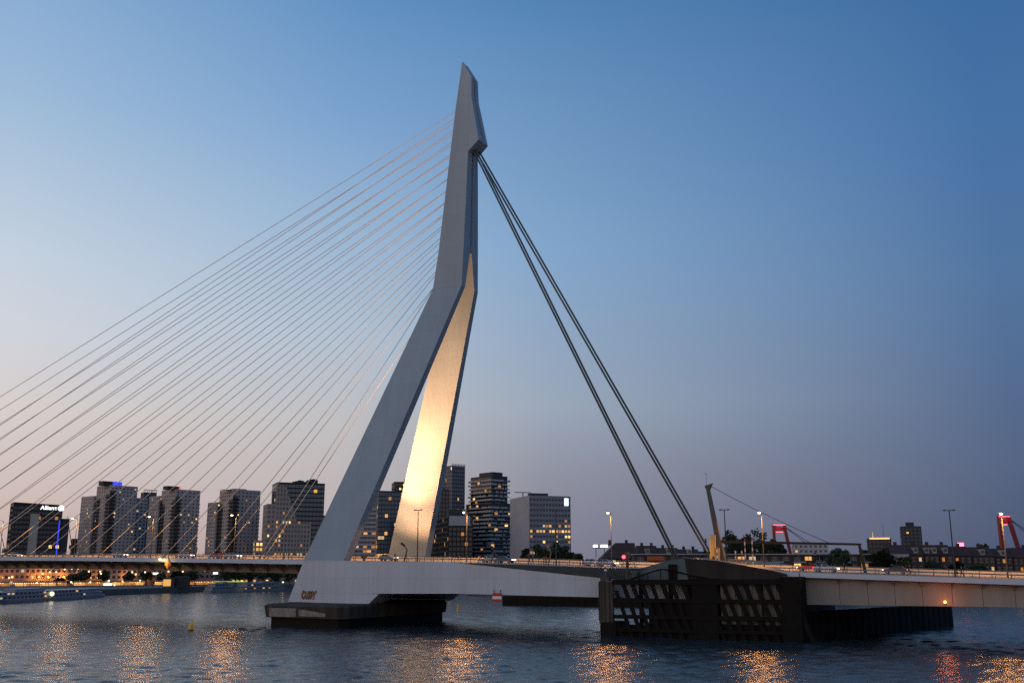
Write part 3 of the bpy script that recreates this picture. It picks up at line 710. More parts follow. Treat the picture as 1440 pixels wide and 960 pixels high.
def person(label, s, w, pose, face, coat, dz=.03, h=1.0, group='people on the bridge'):
    src, hx, hz, ln = person_mesh(pose); nm = src.copy(); nm.name = 'person'
    for m in (TRO, coat, SKIN): nm.materials.append(m)
    for p in nm.polygons:
        z = p.center.z; p.material_index = 2 if z > hz + .54 or (abs(p.center.y) > .17 and z < hz - .02 and z > .7 and pose != 'ride') else (1 if z > hz - .02 else 0); p.use_smooth = True
    o = bpy.data.objects.new('person', nm); COL.objects.link(o)
    o.location = bw(s, w, deckz(s) + dz); o.rotation_euler = (0, 0, -TH + face); o.scale = (h, h, h)
    tag(o, label, 'person', group)
    hr = MB(); hr.ball((hx + ln * 1.33 - .02, 0, hz + .79), .105, 10, 6, sz=.9); hr.build('hair', HAIRM, o, smooth=True)
    return o
for x, lab, pose, face, c, w in ((555, 'person in dark coat standing by the rail near the inner pylon leg', 'stand', 0, 0, -15), (644, 'person in dark coat walking below the gridded dark tower', 'walk', 0, 0, -14.5), (744, 'person in dark coat walking beside another before the leafy tree', 'walk', 0, 0, -14.5), (749, 'person in navy jacket walking beside a companion before the leafy tree', 'walk', 0, 1, -13.8),
                           (765, 'person in rust jacket standing by the bronze spotlight post', 'stand', math.pi, 2, -14.5), (768, 'person in grey coat standing by the bronze spotlight post', 'stand', math.pi, 3, -14), (820, 'person in dark coat standing on the footpath before the white car', 'stand', 0, 0, -14.8), (1187, 'person in dark coat walking on the bascule span', 'walk', math.pi, 0, -13),
                           (1344, 'person in dark coat bending at the foot of the lamp mast', 'lean', math.pi, 0, -15), (1351, 'person in navy jacket walking away from the lamp mast', 'walk', 0, 1, -15), (399, 'person in dark coat walking toward the near pylon leg', 'walk', 0, 0, -14.5), (405, 'person in grey coat standing on the cable span near the pylon', 'stand', 0, 3, -14)):
    person(lab, onw(x, 795, w)[0], w, pose, face, CLO[c], dz=.065)
def bicycle(label, s, w, face):
    t = thing('bicycle', label, 'bicycle', bw(s, w, deckz(s) + .065), -TH + face, 'bicycles on the bridge')
    for x in (-.52, .52):
        wm = MB(); n = 20
        for k in range(n):
            a, b_ = 2 * math.pi * k / n, 2 * math.pi * (k + 1) / n
            wm.tube((x + .33 * math.cos(a), 0, .34 + .33 * math.sin(a)), (x + .33 * math.cos(b_), 0, .34 + .33 * math.sin(b_)), .022, n=5)
        wo_ = wm.build('wheel', TYRE, t)
        MB().path([(x - .32, 0, .34), (x + .32, 0, .34)], [.006] * 2, 4).path([(x, 0, .02), (x, 0, .66)], [.006] * 2, 4).build('spokes', RIM, wo_)
    f_ = MB()
    for a, b_ in (((-.52, .34), (-.1, .3)), ((-.1, .3), (-.22, .85)), ((-.1, .3), (.36, .78)), ((-.22, .8), (.36, .82)), ((-.52, .34), (-.22, .8)), ((.52, .34), (.34, 1.0))):
        f_.tube((a[0], 0, a[1]), (b_[0], 0, b_[1]), .02, n=6)
    f_.build('frame', DSTEEL, t)
    MB().box(-.36, -.12, -.07, .07, .88, .95).build('saddle', TYRE, t); MB().tube((.3, -.25, 1.04), (.3, .25, 1.04), .018, n=6).build('handlebar', DSTEEL, t)
for x, w, face, c, lab in ((1279, -14, 0, 0, 'dark coat riding a bicycle on the bascule span'), (884, -14.5, 0, 2, 'rust jacket riding a bicycle behind the fender')):
    s_ = onw(x, 795, w)[0]
    bicycle('black city bicycle ridden by a person in ' + lab.split(' riding')[0], s_, w, face)
    person('person in ' + lab, s_, w, 'ride', face, CLO[c], dz=.065)

# ------------------------------------------------------------------ overhead-line mast and boom over the bascule span
def ow(x, y, w=0.0): s, z = onw(x, y, w); return Vector((s, w, z))
base = ow(1018, 795); base.z = deckz(base.x)
YELS = mat('ochre_steel', (.4, .3, .12), .6, var=.2); BOOMM = mat('boom_brown', (.045, .035, .025), .7, var=.2, spec=.2); GREYM = mat('mast_grey', (.06, .056, .05), .5, var=.2)
mm = thing('leaning_mast', 'leaning grey steel mast with flagged head holding a long horizontal boom by a cable', 'mast', bw(base.x, 0, base.z), -TH)
lo = lambda v: (v.x - base.x, v.y, v.z - base.z)
tp = ow(995, 684)
q0, q1 = Vector(lo(ow(1018, 795))), Vector(lo(tp)); q0.z = 0
def taper(b, a, c, wa, wc, ta, tc):
    b.hexa([(a.x - wa, a.y - ta, a.z), (a.x + wa, a.y - ta, a.z), (a.x + wa, a.y + ta, a.z), (a.x - wa, a.y + ta, a.z), (c.x - wc, c.y - tc, c.z), (c.x + wc, c.y - tc, c.z), (c.x + wc, c.y + tc, c.z), (c.x - wc, c.y + tc, c.z)])
    return b
taper(MB(), q0, q1, .62, .34, .42, .26).build('post', GREYM, mm)
MB().hexa([(q1.x - .5, -.3, q1.z - .3), (q1.x + .5, -.3, q1.z - .6), (q1.x + .5, .3, q1.z - .6), (q1.x - .5, .3, q1.z - .3), (q1.x - .5, -.3, q1.z + .2), (q1.x + 1.1, -.3, q1.z + .65), (q1.x + 1.1, .3, q1.z + .65), (q1.x - .5, .3, q1.z + .2)]).build('head', GREYM, mm)
a0 = q1 + Vector((-.2, 0, .2))
MB().tube(a0, a0 + Vector((0, 0, 2.6)), .04, n=6).tube(a0 + Vector((-.5, 0, 2.6)), a0 + Vector((.4, 0, 2.3)), .03, n=5).build('antenna', DSTEEL, mm)
bl, br = Vector(lo(ow(1005, 761))), Vector(lo(ow(1211, 765)))
MB().hexa([(bl.x, -.25, bl.z - .26), (br.x, -.2, br.z - .2), (br.x, .2, br.z - .2), (bl.x, .25, bl.z - .26), (bl.x, -.25, bl.z + .26), (br.x, -.2, br.z + .2), (br.x, .2, br.z + .2), (bl.x, .25, bl.z + .26)]).build('boom', BOOMM, mm)
ca = q1 + Vector((.8, 0, 0)); cbp = Vector(lo(ow(1166, 763)))
pts = [ca.lerp(cbp, t) - Vector((0, 0, 1.6 * t * (1 - t))) for t in (0, .2, .4, .6, .8, 1)]
MB().path(pts, [.06] * 6, 6).build('stay_cable', DSTEEL, mm)
e0 = Vector(lo(ow(1208, 764))); e1 = Vector(lo(ow(1217, 805))); taper(MB(), e1, e0, .28, .22, .25, .2).build('end_strut', BOOMM, mm)
for (x0, x1, y0, y1) in ((1000, 1007, 752, 782), (1007, 1013, 770, 796), (1000, 1003, 782, 797)):
    a = Vector(lo(ow(x0, y1))); c = Vector(lo(ow(x1, y0))); MB().box(a.x, c.x, -.7, .5, a.z, c.z).build('machine_housing', YELS, mm)
taper(MB(), Vector(lo(ow(1022, 795))), Vector(lo(ow(1013, 762))), .3, .3, .3, .3).build('brace', YELS, mm)
pt_light('machine_light', bw(base.x - 4.5, -3, base.z + 3.5), 420, SODIUM, .3)
# striped barrier poles
STR = mat('stripe_red', (.55, .04, .02), .5)
for x, y0, lab in ((1008, 768, 'red and white striped barrier pole beside the ochre machine housing'), (1034, 774, 'short red and white striped barrier pole nearest the leaning mast'), (1043, 774, 'short red and white striped barrier pole beside a taller one'), (1047, 757, 'tall red and white striped barrier pole'), (1057, 750, 'tallest red and white striped barrier pole beside the lit lamp')):
    s_, z_ = onw(x, y0, -9); zb_ = deckz(s_)
    t = thing('barrier_pole', lab, 'barrier', bw(s_, -9, zb_), -TH, 'striped barrier poles')
    MB().box(-.3, .3, -.3, .3, 0, 1.0).build('base', DSTEEL, t)
    h = z_ - zb_; k = int(h / .7)
    for i in range(k):
        MB().box(-.1, .1, -.1, .1, 1.0 + (h - 1) * i / k, 1.0 + (h - 1) * (i + 1) / k).build('band', STR if i % 2 else WHT, t)

# ------------------------------------------------------------------ buoys
b0 = onz(268, 886, 0)
by = thing('channel_buoy', 'yellow spar buoy leaning in the water left of the pylon pier', 'buoy', b0)
YB = mat('buoy_yellow', (.7, .46, .03), .5)
MB().tube((0, 0, -.4), (0, 0, .25), .62, .55, n=14).build('float', DSTEEL, by)
MB().tube((0, 0, .25), (.1, 0, 1.1), .5, .42, n=14).tube((.1, 0, 1.1), (.16, 0, 1.9), .34, .1, n=12).build('body', YB, by, smooth=False)
MB().ball((.17, 0, 2.0), .13).build('topmark', YB, by)
b1 = onz(644, 859, 0)
by2 = thing('spar_buoy', 'thin ochre spar buoy in the water beyond the bridge', 'buoy', b1)
MB().tube((0, 0, -.4), (0, 0, 1.6), .3, .28, n=12).build('body', YB, by2); MB().tube((0, 0, 1.6), (0, 0, 2.2), .2, .16, n=10).build('topmark', YB, by2)

# ================================================================== BUILDINGS
def absyaw(xc, yaw): return yaw + math.atan((720 - xc) / 1435.4)      # wall angle measured from square-on to the line of sight
def corner(xl, xc, xr, Yc, yaw):
    """front corner at pixel column xc and distance Yc; wall lengths so the ends fall on columns xl and xr"""
    yaw = absyaw(xc, yaw)
    c = onY(xc, 797, Yc); dr = Vector((math.cos(yaw), math.sin(yaw))); dl = Vector((-math.sin(yaw), math.cos(yaw)))
    def L(x, d):
        r = ray(x, 797); k = r.x / r.y
        return (k * c.y - c.x) / (d.x - k * d.y)
    return c, L(xl, dl), L(xr, dr)
def topz(y, Y): return HC + (797 - y) / 1435.4 * Y
def block(par, M, Lx, Ly, z0, z1, wall, fh=3.2, bay=3.2, band=.45, pier=.35, proud=.22, glass=GLASS, lit=.1, rng=None, litx=True, lity=True, rows=None, maxlit=60, parapet=.9):
    """one rectangular block in local frame M: glass core, facade grid proud of it, lit windows one by one"""
    rng = rng or random
    MB(M).box(0, Lx, 0, Ly, z0, z1 - .1).build('glazing', glass, par)
    nf = max(1, round((z1 - z0) / fh)); fhh = (z1 - z0) / nf
    b = MB(M); p = proud
    for i in range(nf + 1):
        za = z0 + i * fhh - band * fhh * .5; zb = z0 + i * fhh + band * fhh * .5
        if i == 0: za = z0
        if i == nf: zb = z1 + parapet; za = z1 - band * fhh * .5
        b.box(-p, Lx + p, -p, Ly + p, za, zb)
    def cols(L): n = max(1, round(L / bay)); return n, L / n
    nx, bx = cols(Lx); ny, by_ = cols(Ly); q = p - .03
    if pier > 0:
        for i in range(nx + 1):
            x = i * bx; hw = pier * bx * .5
            b.box(max(-q, x - hw), min(Lx + q, x + hw), -q, .0, z0, z1); b.box(max(-q, x - hw), min(Lx + q, x + hw), Ly, Ly + q, z0, z1)
        for i in range(ny + 1):
            y = i * by_; hw = pier * by_ * .5
            b.box(-q, 0, max(-q, y - hw), min(Ly + q, y + hw), z0, z1); b.box(Lx, Lx + q, max(-q, y - hw), min(Ly + q, y + hw), z0, z1)
    b.build('facade_grid', wall, par, kind='stuff')
    cells = []
    if litx: cells += [('x', i, j) for i in range(nx) for j in range(nf)]
    if lity: cells += [('y', i, j) for i in range(ny) for j in range(nf)]
    rng.shuffle(cells); n = 0
    for (f, i, j) in cells:
        pr_ = lit
        if rows and j in rows: pr_ = rows[j]
        if rng.random() > pr_ or n >= maxlit: continue
        n += 1
        za = z0 + j * fhh + band * fhh * .5; zb = z0 + (j + 1) * fhh - band * fhh * .5
        hwx = bx * pier * .5; hwy = by_ * pier * .5
        w_ = MB(M)
        if f == 'x': w_.box(i * bx + hwx, (i + 1) * bx - hwx, -.08, -.02, za, zb)
        else: w_.box(-.08, -.02, i * by_ + hwy, (i + 1) * by_ - hwy, za, zb)
        w_.build('lit_window', rng.choice(WINS), par)
def frame(c, yaw, base): return Matrix.Translation(Vector((c.x - base.x, c.y - base.y, 0))) @ Matrix.Rotation(yaw, 4, 'Z')
def roofbox(par, M, x0, x1, y0, y1, z0, z1, m, name='roof_plant'): return MB(M).box(x0, x1, y0, y1, z0, z1).build(name, m, par)
def balconies(par, M, face, a0, a1, L, z0, z1, fh, m, dep=1.3):
    """stack of balconies on one wall: slab and parapet at each floor"""
    n = int((z1 - z0) / fh)
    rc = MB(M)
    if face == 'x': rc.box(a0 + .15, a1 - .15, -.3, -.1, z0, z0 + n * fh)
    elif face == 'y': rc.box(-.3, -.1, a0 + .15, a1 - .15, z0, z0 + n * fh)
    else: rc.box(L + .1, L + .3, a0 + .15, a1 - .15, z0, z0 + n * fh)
    rc.build('recess_shade', mat('loggia_shade', (.11, .095, .09), .8), par)  # flat dark panel: the recess shade behind the balconies is painted in
    for i in range(n):
        z = z0 + i * fh; b = MB(M)
        if face == 'x': b.box(a0, a1, -dep, -.2, z, z + .18).box(a0, a1, -dep, -dep + .1, z + .18, z + 1.05)
        elif face == 'y': b.box(-dep, -.2, a0, a1, z, z + .18).box(-dep, -dep + .1, a0, a1, z + .18, z + 1.05)
        else: b.box(L + .2, L + dep, a0, a1, z, z + .18).box(L + dep - .1, L + dep, a0, a1, z + .18, z + 1.05)
        b.build('balcony', m, par)
GREYC = mat('flat_concrete', (.43, .36, .33), .8, var=.2, vscale=.12); DKC = mat('dark_cladding', (.05, .048, .05), .6, var=.2, vscale=.1, spec=.25)
PALEC = mat('pale_cladding', (.38, .36, .37), .7, var=.12, vscale=.1); BRN = mat('brown_stone', (.34, .27, .23), .8, var=.2, vscale=.1)
BLK = mat('black_cladding', (.016, .018, .022), .5, spec=.25); BLUEG = mat('blue_glass', (.02, .055, .085), .12, spec=.7); ROOFD = mat('roof_dark', (.04, .042, .045), .8)
BALC = mat('balcony_dark', (.018, .018, .02), .7); LTEAL = mat('teal_frame', (.03, .055, .075), .5, spec=.2)
GB = 2.6
rg = random.Random(3)

# dark office tower with white roof sign
c, Ll, Lr = corner(6, 10, 80, 760, R(6)); Ll = 20
b_ = thing('office_tower', 'dark office tower with white rooftop lettering and pale concrete stripe', 'building', (c.x, c.y, GB)); M = frame(c, absyaw(10, R(6)), c)
zt = topz(711, 760) - GB
block(b_, M, Lr, Ll, 9, zt, BLK, 3.6, 2.4, .35, .12, glass=GLASS, lit=.035, rng=rg, rows={1: .12, 4: .2})
MB(M).box(12.2, 18.2, -1.2, 1.0, 0, zt - 6).build('concrete_stripe', mat('warm_concrete', (.44, .36, .31), .8, var=.12), b_)
MB(M).hexa([(13, -1, 0), (14.5, -1, 0), (14.5, 1, 0), (13, 1, 0), (3, -1, 9), (6, -1, 9), (6, 1, 9), (3, 1, 9)]).build('raking_leg', DKC, b_)
MB(M).hexa([(16, -1, 0), (17.5, -1, 0), (17.5, 1, 0), (16, 1, 0), (25, -1, 9), (28, -1, 9), (28, 1, 9), (25, 1, 9)]).build('raking_leg', DKC, b_)
MB(M).hexa([(-.2, -.2, zt), (Lr, -.2, zt), (Lr, Ll, zt), (-.2, Ll, zt), (-.2, -.2, zt + 2.4), (Lr, -.2, zt + 1.2), (Lr, Ll, zt + 1.2), (-.2, Ll, zt + 2.4)]).build('roof_slope', BLK, b_)
MB(M).box(Lr + .3, Lr + 6, 1, Ll, 0, zt - 9).build('side_wing', DKC, b_)
MB(M).box(Lr - 1.8, Lr - 1.0, -.7, -.3, 1, zt - 10.5).build('blue_light_strip', BLUEL, b_)
fc = bpy.data.curves.new('sign_text', 'FONT'); fc.body = 'Allianz'; fc.size = 4.3; fc.extrude = .12; fc.resolution_u = 2
fo = bpy.data.objects.new('sign_text', fc); COL.objects.link(fo)
me = bpy.data.meshes.new_from_object(fo.evaluated_get(bpy.context.evaluated_depsgraph_get())); bpy.data.objects.remove(fo)
so = bpy.data.objects.new('sign_lettering', me); COL.objects.link(so); so.parent = b_; me.materials.append(emi('sign_white_light', (1, 1, 1), 2.5))
so.matrix_local = M @ Matrix.Translation((18.5, -.6, zt - 2.6)) @ Matrix.Rotation(math.pi / 2, 4, 'X')
rn = MB(M); X0, Z0 = 33.0, zt - 1.2
rn.tube((X0, -.6, Z0), (X0, -.4, Z0), 2.2, n=20); rn.build('sign_ring', MATS['sign_white_light'], b_)
MB(M).box(X0 - .9, X0 - .55, -.66, -.61, Z0 - .8, Z0 + .9).box(X0 - .17, X0 + .17, -.66, -.61, Z0 - .8, Z0 + 1.2).box(X0 + .55, X0 + .9, -.66, -.61, Z0 - .8, Z0 + .9).build('sign_bars', DKC, b_)

# three stepped concrete flat blocks by the river
def flats(label, xl, xs, xm, xr, yl, ym, plant, Yc, sign):
    """left wing xl..xs (top yl), main block xs..xr (top ym), corner at xm"""
    yaw = R(30)
    c, Ll, Lr = corner(xs, xm, xr, Yc, yaw)
    t = thing('flat_block', label, 'building', (c.x, c.y, GB), 0, 'stepped concrete flat blocks on the north quay'); yw = absyaw(xm, yaw); M = frame(c, yw, c)
    z = topz(ym, Yc) - GB
    block(t, M, Lr, Ll, 0, z, GREYC, 2.85, 3.3, .62, .62, .25, lit=.045, rng=rg)
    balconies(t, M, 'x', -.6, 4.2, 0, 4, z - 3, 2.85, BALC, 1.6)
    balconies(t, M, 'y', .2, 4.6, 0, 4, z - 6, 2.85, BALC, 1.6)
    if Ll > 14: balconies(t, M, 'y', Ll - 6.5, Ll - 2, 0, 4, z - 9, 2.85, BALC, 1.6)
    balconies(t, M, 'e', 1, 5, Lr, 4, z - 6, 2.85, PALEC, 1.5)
    c2, L2, R2 = corner(xl, xs - 4, xs + 8, Yc + 11, yaw)
    M2 = frame(c2, absyaw(xs - 4, yaw), c); z2 = topz(yl, Yc) - GB
    block(t, M2, max(R2, 7), max(L2, 6), 0, z2, GREYC, 2.85, 3.0, .62, .6, .25, lit=.09, rng=rg)
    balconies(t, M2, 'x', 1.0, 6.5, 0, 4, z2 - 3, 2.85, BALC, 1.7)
    def lx(px):        # where pixel column px meets the line 2 m behind the right-hand wall
        for k in range(-60, 160):
            p = M @ Vector((k * .4, 2.0, 0)) + Vector((c.x, c.y, 0))
            if p.x / p.y >= ray(px, 797).x / ray(px, 797).y: return k * .4
    for (px0, px1, py) in plant:
        MB(M).box(lx(px0), lx(px1), 2.0, 9, z + .5, topz(py, Yc) - GB).build('roof_plant', DKC, t)
    if sign:
        kind, px0, px1, py0, py1 = sign
        MB(M).box(lx(px0), lx(px1), 1.5, 1.9, topz(py1, Yc) - GB, topz(py0, Yc) - GB).build('roof_sign', kind, t)
        MB(M).box(lx(px0) + .3, lx(px1) - .3, 2.0, 8, z + .5, topz(py0, Yc) - GB - .2).build('attic', DKC, t)
    return t
flats('stepped concrete flat block with blue lit roof sign', 106, 127, 146, 184, 698, 684, [(134, 148, 677)], 800, (BLUEL, 148, 161, 677, 683))
flats('stepped concrete flat block with small red light on its attic', 203, 220, 240, 274, 698, 690, [(227, 246, 684)], 790, (emi('attic_red', (1, .1, .04), 1.2), 243, 245, 684, 689))
flats('stepped concrete flat block with glowing red roof beacon', 287, 303, 322, 360, 707, 690, [(308, 322, 689), (323, 340, 687)], 780, (emi('red_beacon', (1, .05, .1), 1.6), 323, 331, 688, 692))
def simple(name, label, xl, xc, xr, ytop, Y, yaw, wall, group=None, plant=None, **k):
    c, Ll, Lr = corner(xl, xc, xr, Y, yaw)
    t = thing(name, label, 'building', (c.x, c.y, GB), 0, group); M = frame(c, absyaw(xc, yaw), c); z = topz(ytop, Y) - GB
    block(t, M, Lr, Ll, 0, z, wall, rng=rg, **k)
    if plant:
        for (fx0, fx1, h, m) in plant: roofbox(t, M, Lr * fx0, Lr * fx1, Ll * .25, Ll * .75, z, z + h, m)
    return t, M, Lr, Ll, z
simple('flat_block', 'lower concrete wing behind the blue-signed flat block with warm windows', 176, 184, 200, 702, 860, R(24), GREYC, fh=2.9, bay=3.2, band=.55, pier=.5, lit=.1)
t, M, Lr, Ll, z = simple('glass_tower', 'slim dark glass tower behind the stepped flat blocks', 190, 194, 212, 694, 930, R(15), LTEAL, fh=3.4, bay=2.2, band=.2, pier=.3, glass=BLUEG, lit=.02)
for i in range(8): MB(M).box(Lr * i / 7 - .2, Lr * i / 7 + .2, -.2, .4, z, z + 3.4).build('crown_fin', PALEC, t)
MB(M).box(-.2, Lr + .2, -.2, .5, z + 3.0, z + 3.5).build('crown_rail', PALEC, t)
simple('low_building', 'small brown building with bright orange windows between flat block and stone tower', 355, 358, 368, 762, 700, R(10), BRN, fh=3.2, bay=3, band=.4, pier=.3, lit=.75)

# stone and glass office with a diagonal facade
yaw = R(8)
c, Ll, Lr = corner(383, 384, 452, 740, yaw); Ll = 26
t = thing('stone_office', 'brown stone office block with dark glass corner cut by a diagonal edge', 'building', (c.x, c.y, GB)); M = frame(c, absyaw(384, yaw), c); z = topz(680, 740) - GB
block(t, M, Lr, Ll, 0, z, BLK, 3.3, 2.6, .3, .08, .1, glass=BLUEG, lit=.012, rng=rg)
nb = 7; fh_ = 3.3; Xd = lambda zq: 6.0 + (z - zq) * .36 if z - zq < 27 else 15.7        # diagonal edge of the stone skin
st = MB(M)
nf = int(z / fh_)
for j in range(nf):
    za = j * fh_; zb = za + fh_; xe = min(Xd(za), 26.0) if za > z - 27 - 3 else 26.0
    if za > z - 30: xe = Xd((za + zb) / 2)
    st.box(-.6, xe, -.62, -.25, za, za + 1.5)
    x = -.6
    while x < xe - .6:
        st.box(x, min(x + 1.1, xe), -.62, -.25, za + 1.5, zb); x += 2.3
    st.box(xe - .5, xe, -.62, -.25, za + 1.5, zb)
    for k in range(int(xe / 2.3)):
        if rg.random() < (.75 if j in (5,) else .4 if j in (3, 12) else .05): MB(M).box(.5 + 2.3 * k, 1.7 + 2.3 * k, -.3, -.22, za + 1.5, zb).build('lit_window', rg.choice(WINS), t)
st.build('stone_skin', BRN, t, kind='stuff')
zl = topz(711, 740) - GB; lw = MB(M)
block(t, M @ Matrix.Translation((-6.2, -.3, 0)), 5.6, 22, 0, zl, BRN, 3.3, 2.3, .5, .55, .25, lit=.12, rng=rg)
for i in range(9): roofbox(t, M, Lr * (.35 + .06 * i), Lr * (.40 + .06 * i), 6, 10, z + .9, z + 1.6 + 1.2 * math.sin(i * .7) ** 2 + (1.8 if i > 4 else .6), ROOFD)
simple('dark_block', 'low dark block tucked between stone office and near pylon leg', 446, 447, 470, 727, 780, R(10), DKC, fh=3.2, bay=3, band=.4, pier=.3, lit=.06)

# glass offices seen between the pylon legs
t, M, Lr, Ll, z = simple('glass_office', 'dark blue glass office with pale banded wing between the pylon legs', 515, 530, 566, 692, 800, R(12), LTEAL, fh=3.5, bay=2.6, band=.25, pier=.1, glass=BLUEG, lit=.05, rows={1: .7, 5: .25, 9: .2}, maxlit=70)
simple('banded_office', 'pale grey banded office wing behind the near pylon leg', 478, 480, 527, 716, 770, R(4), PALEC, fh=3.4, bay=3.2, band=.5, pier=.08, lit=.05, rows={7: .5, 1: .3})
simple('dark_tower', 'dark square tower with small round-lit windows behind the glass office', 548, 552, 600, 679, 900, R(6), DKC, fh=3.6, bay=3.3, band=.5, pier=.5, lit=.22, plant=[(.35, .8, 5, DKC)])

# dark gridded tower and building site
t, M, Lr, Ll, z = simple('grid_tower', 'tall black tower with pale window grid behind the floodlit leg', 612, 634, 652, 656, 880, R(36), mat('grid_white', (.2, .185, .19), .6), fh=3.3, bay=2.0, band=.3, pier=.25, proud=.3, lit=.07, maxlit=40)
for i in range(9): MB(M).box(Lr * i / 8 - .25, Lr * i / 8 + .25, -.3, .2, z, z + 2.6).build('crown_fin', DKC, t)
t, M, Lr, Ll, z = simple('site_building', 'half-built dark block with scaffolding and white screen below the gridded tower', 596, 630, 664, 727, 720, R(10), BLK, fh=3.4, bay=2.7, band=.3, pier=.25, lit=.2, maxlit=45)
MB(M).box(0.2, Lr * .88, -.9, -.5, z - 6.2, z + .6).build('white_screen', PALEC, t)
for i in range(7): MB(M).box(Lr * .05 + i * 2.3, Lr * .05 + i * 2.3 + .2, .5, .7, z, z + rg.uniform(4, 13)).build('scaffold_pole', DSTEEL, t)
MB(M).box(0, 12, .4, 8, z, z + 5).build('core', ROOFD, t)
t, M, Lr, Ll, z = simple('site_building', 'dark unfinished frame of bare floors beside the floodlit leg', 590, 606, 630, 690, 800, R(10), DKC, fh=3.3, bay=3.0, band=.25, pier=.3, lit=.06)

# terraced balcony tower
c, Ll, Lr = corner(655, 690, 719, 790, R(38)); yaw = R(38)
t = thing('terraced_tower', 'tall tower with stacked pale balcony terraces stepping out lower down', 'building', (c.x, c.y, GB)); M = frame(c, absyaw(690, yaw), c)
z1 = topz(709, 790) - GB; z2 = topz(670, 790) - GB
block(t, M, Lr, Ll, 0, z1, DKC, 3.05, 3.2, .2, .12, .1, lit=.07, rng=rg, maxlit=45)
M2 = M @ Matrix.Translation((2.0, 2.0, 0))
block(t, M2, Lr - 4.5, Ll - 5, z1, z2, DKC, 3.05, 3.2, .2, .12, .1, lit=.1, rng=rg, maxlit=40)
TERR = mat('terrace_pale', (.38, .355, .33), .7, var=.15)
for i in range(int(z2 / 3.05)):
    zf = i * 3.05; low = zf < z1 - 1
    m_ = M if low else M2; lx, ly = (Lr, Ll) if low else (Lr - 4.5, Ll - 5)
    o = MB(m_); d = 1.7
    o.box(-d, lx + d, -d, ly + d, zf, zf + .3)
    k = 0; x = -d
    while x < lx + d - 2:
        w_ = rg.uniform(2.2, 3.6)
        if rg.random() < .8: o.box(x, min(lx + d, x + w_), -d, -d + .12, zf + .3, zf + 1.45)
        x += w_ + (.3 if rg.random() < .6 else 1.5)
    y = -d
    while y < ly + d - 2:
        w_ = rg.uniform(2.2, 3.6)
        if rg.random() < .9: o.box(-d, -d + .12, y, min(ly + d, y + w_), zf + .3, zf + 1.45)
        y += w_ + (.25 if rg.random() < .7 else 1.2)
    o.build('terrace', TERR, t)
roofbox(t, M2, Lr * .12, Lr * .62, 2, Ll * .6, z2 + .9, z2 + 4.0, DKC)

# wide office block with lit rows and white sign
c, Ll, Lr = corner(718, 745, 803, 690, R(20)); yaw = R(20)
t = thing('office_block', 'wide grey office block with rows of lit windows and small white roof sign', 'building', (c.x, c.y, GB)); M = frame(c, absyaw(745, yaw), c); z = topz(699, 690) - GB
block(t, M, Lr, Ll, 0, z, mat('office_grey', (.22, .22, .25), .7, var=.1), 3.5, 2.3, .55, .3, .18, lit=.02, rng=rg, lity=False, rows={3: .75, 4: .5, 5: .95, 7: .2, 8: .3, 9: .9, 10: .5}, maxlit=110)
MB(M).box(-.45, -.3, -.5, Ll, 0, z + .9).build('end_wall', PALEC, t)
MB(M).box(Lr - 4.4, Lr - 1.6, -.55, -.3, z - 5.6, z - .6).build('roof_sign', emi('pale_sign', (.75, .9, 1), 2.2), t)
roofbox(t, M, 3, 16, 6, 12, z + .9, z + 3.0, ROOFD)
t2 = MB(M).box(-8, 4, 8, 8.4, z + 3.2, z + 3.7).box(-2.2, -1.6, 8, 8.4, z + .5, z + 3.2).build('crane_arm', DSTEEL, t)

# ------------------------------------------------------------------ construction cranes and small high-rises
def mast_crane(label, x, ytop, ybase, x2, Y):
    a = onY(x2, ybase, Y); p = onY(x, ytop, Y)
    t = thing('tower_crane', label, 'crane', (a.x, a.y, GB))
    h = a.z - GB
    for q in (-.6, .6): MB().tube((q, 0, 0), (q, 0, h), .16, n=5).build('mast_chord', DSTEEL, t)
    for i in range(8):
        za, zb = h * i / 8, h * (i + 1) / 8; s_ = 1 if i % 2 else -1
        MB().tube((-.6 * s_, 0, za), (.6 * s_, 0, zb), .09, n=4).build('lacing', DSTEEL, t)
    MB().tube((0, 0, h), (p.x - a.x, 0, p.z - GB), .38, .25, n=5).build('jib', mat('crane_rust', (.2, .08, .05), .6), t)
    MB().box(-2.2, 1.2, -1, 1, h - 1, h + 2.5).build('cab', DSTEEL, t)
mast_crane('thin luffing crane jib left of the blue-signed flat block', 95, 725, 770, 101, 900)
mast_crane('thin luffing crane jib beside the dark office tower', 1, 748, 775, 7, 900)
simple('dark_core', 'unfinished dark concrete core below the luffing crane', 97, 99, 106, 759, 900, R(10), DKC, fh=3.2, bay=3, band=.4, pier=.3, lit=.05)

# ------------------------------------------------------------------ north quay: lit terrace of buildings, lamps, trees, boats
ARC = mat('arcade_brick', (.24, .17, .15), .8, var=.25, vscale=.2)
def quay_row(label, xl, xr, ytop, Y, lit, rows):
    a = onY(xl, 797, Y); e_ = onY(xr, 797, Y)
    t = thing('quay_building', label, 'building', (a.x, a.y, GB), 0, 'long buildings lit orange along the north quay'); M = Matrix.Rotation(R(6), 4, 'Z')
    block(t, M, e_.x - a.x, 12, 0, topz(ytop, Y) - GB, ARC, 2.85, 2.7, .5, .42, .2, lit=lit, rng=rg, lity=False, rows=rows, maxlit=60)
quay_row('long brick quay building with orange lit lower floors behind the river boat', -30, 118, 790, 560, .04, {0: .7, 1: .2})
quay_row('long brick quay building with bright shopfronts behind the quay trees', 122, 205, 792, 570, .04, {0: .7, 1: .2})
quay_row('brick quay building with a few lit windows behind the lamp row', 208, 300, 791, 585, .08, {0: .5, 1: .2})
quay_row('dim brick quay building behind the dark tree row', 303, 430, 790, 660, .04, {0: .4})
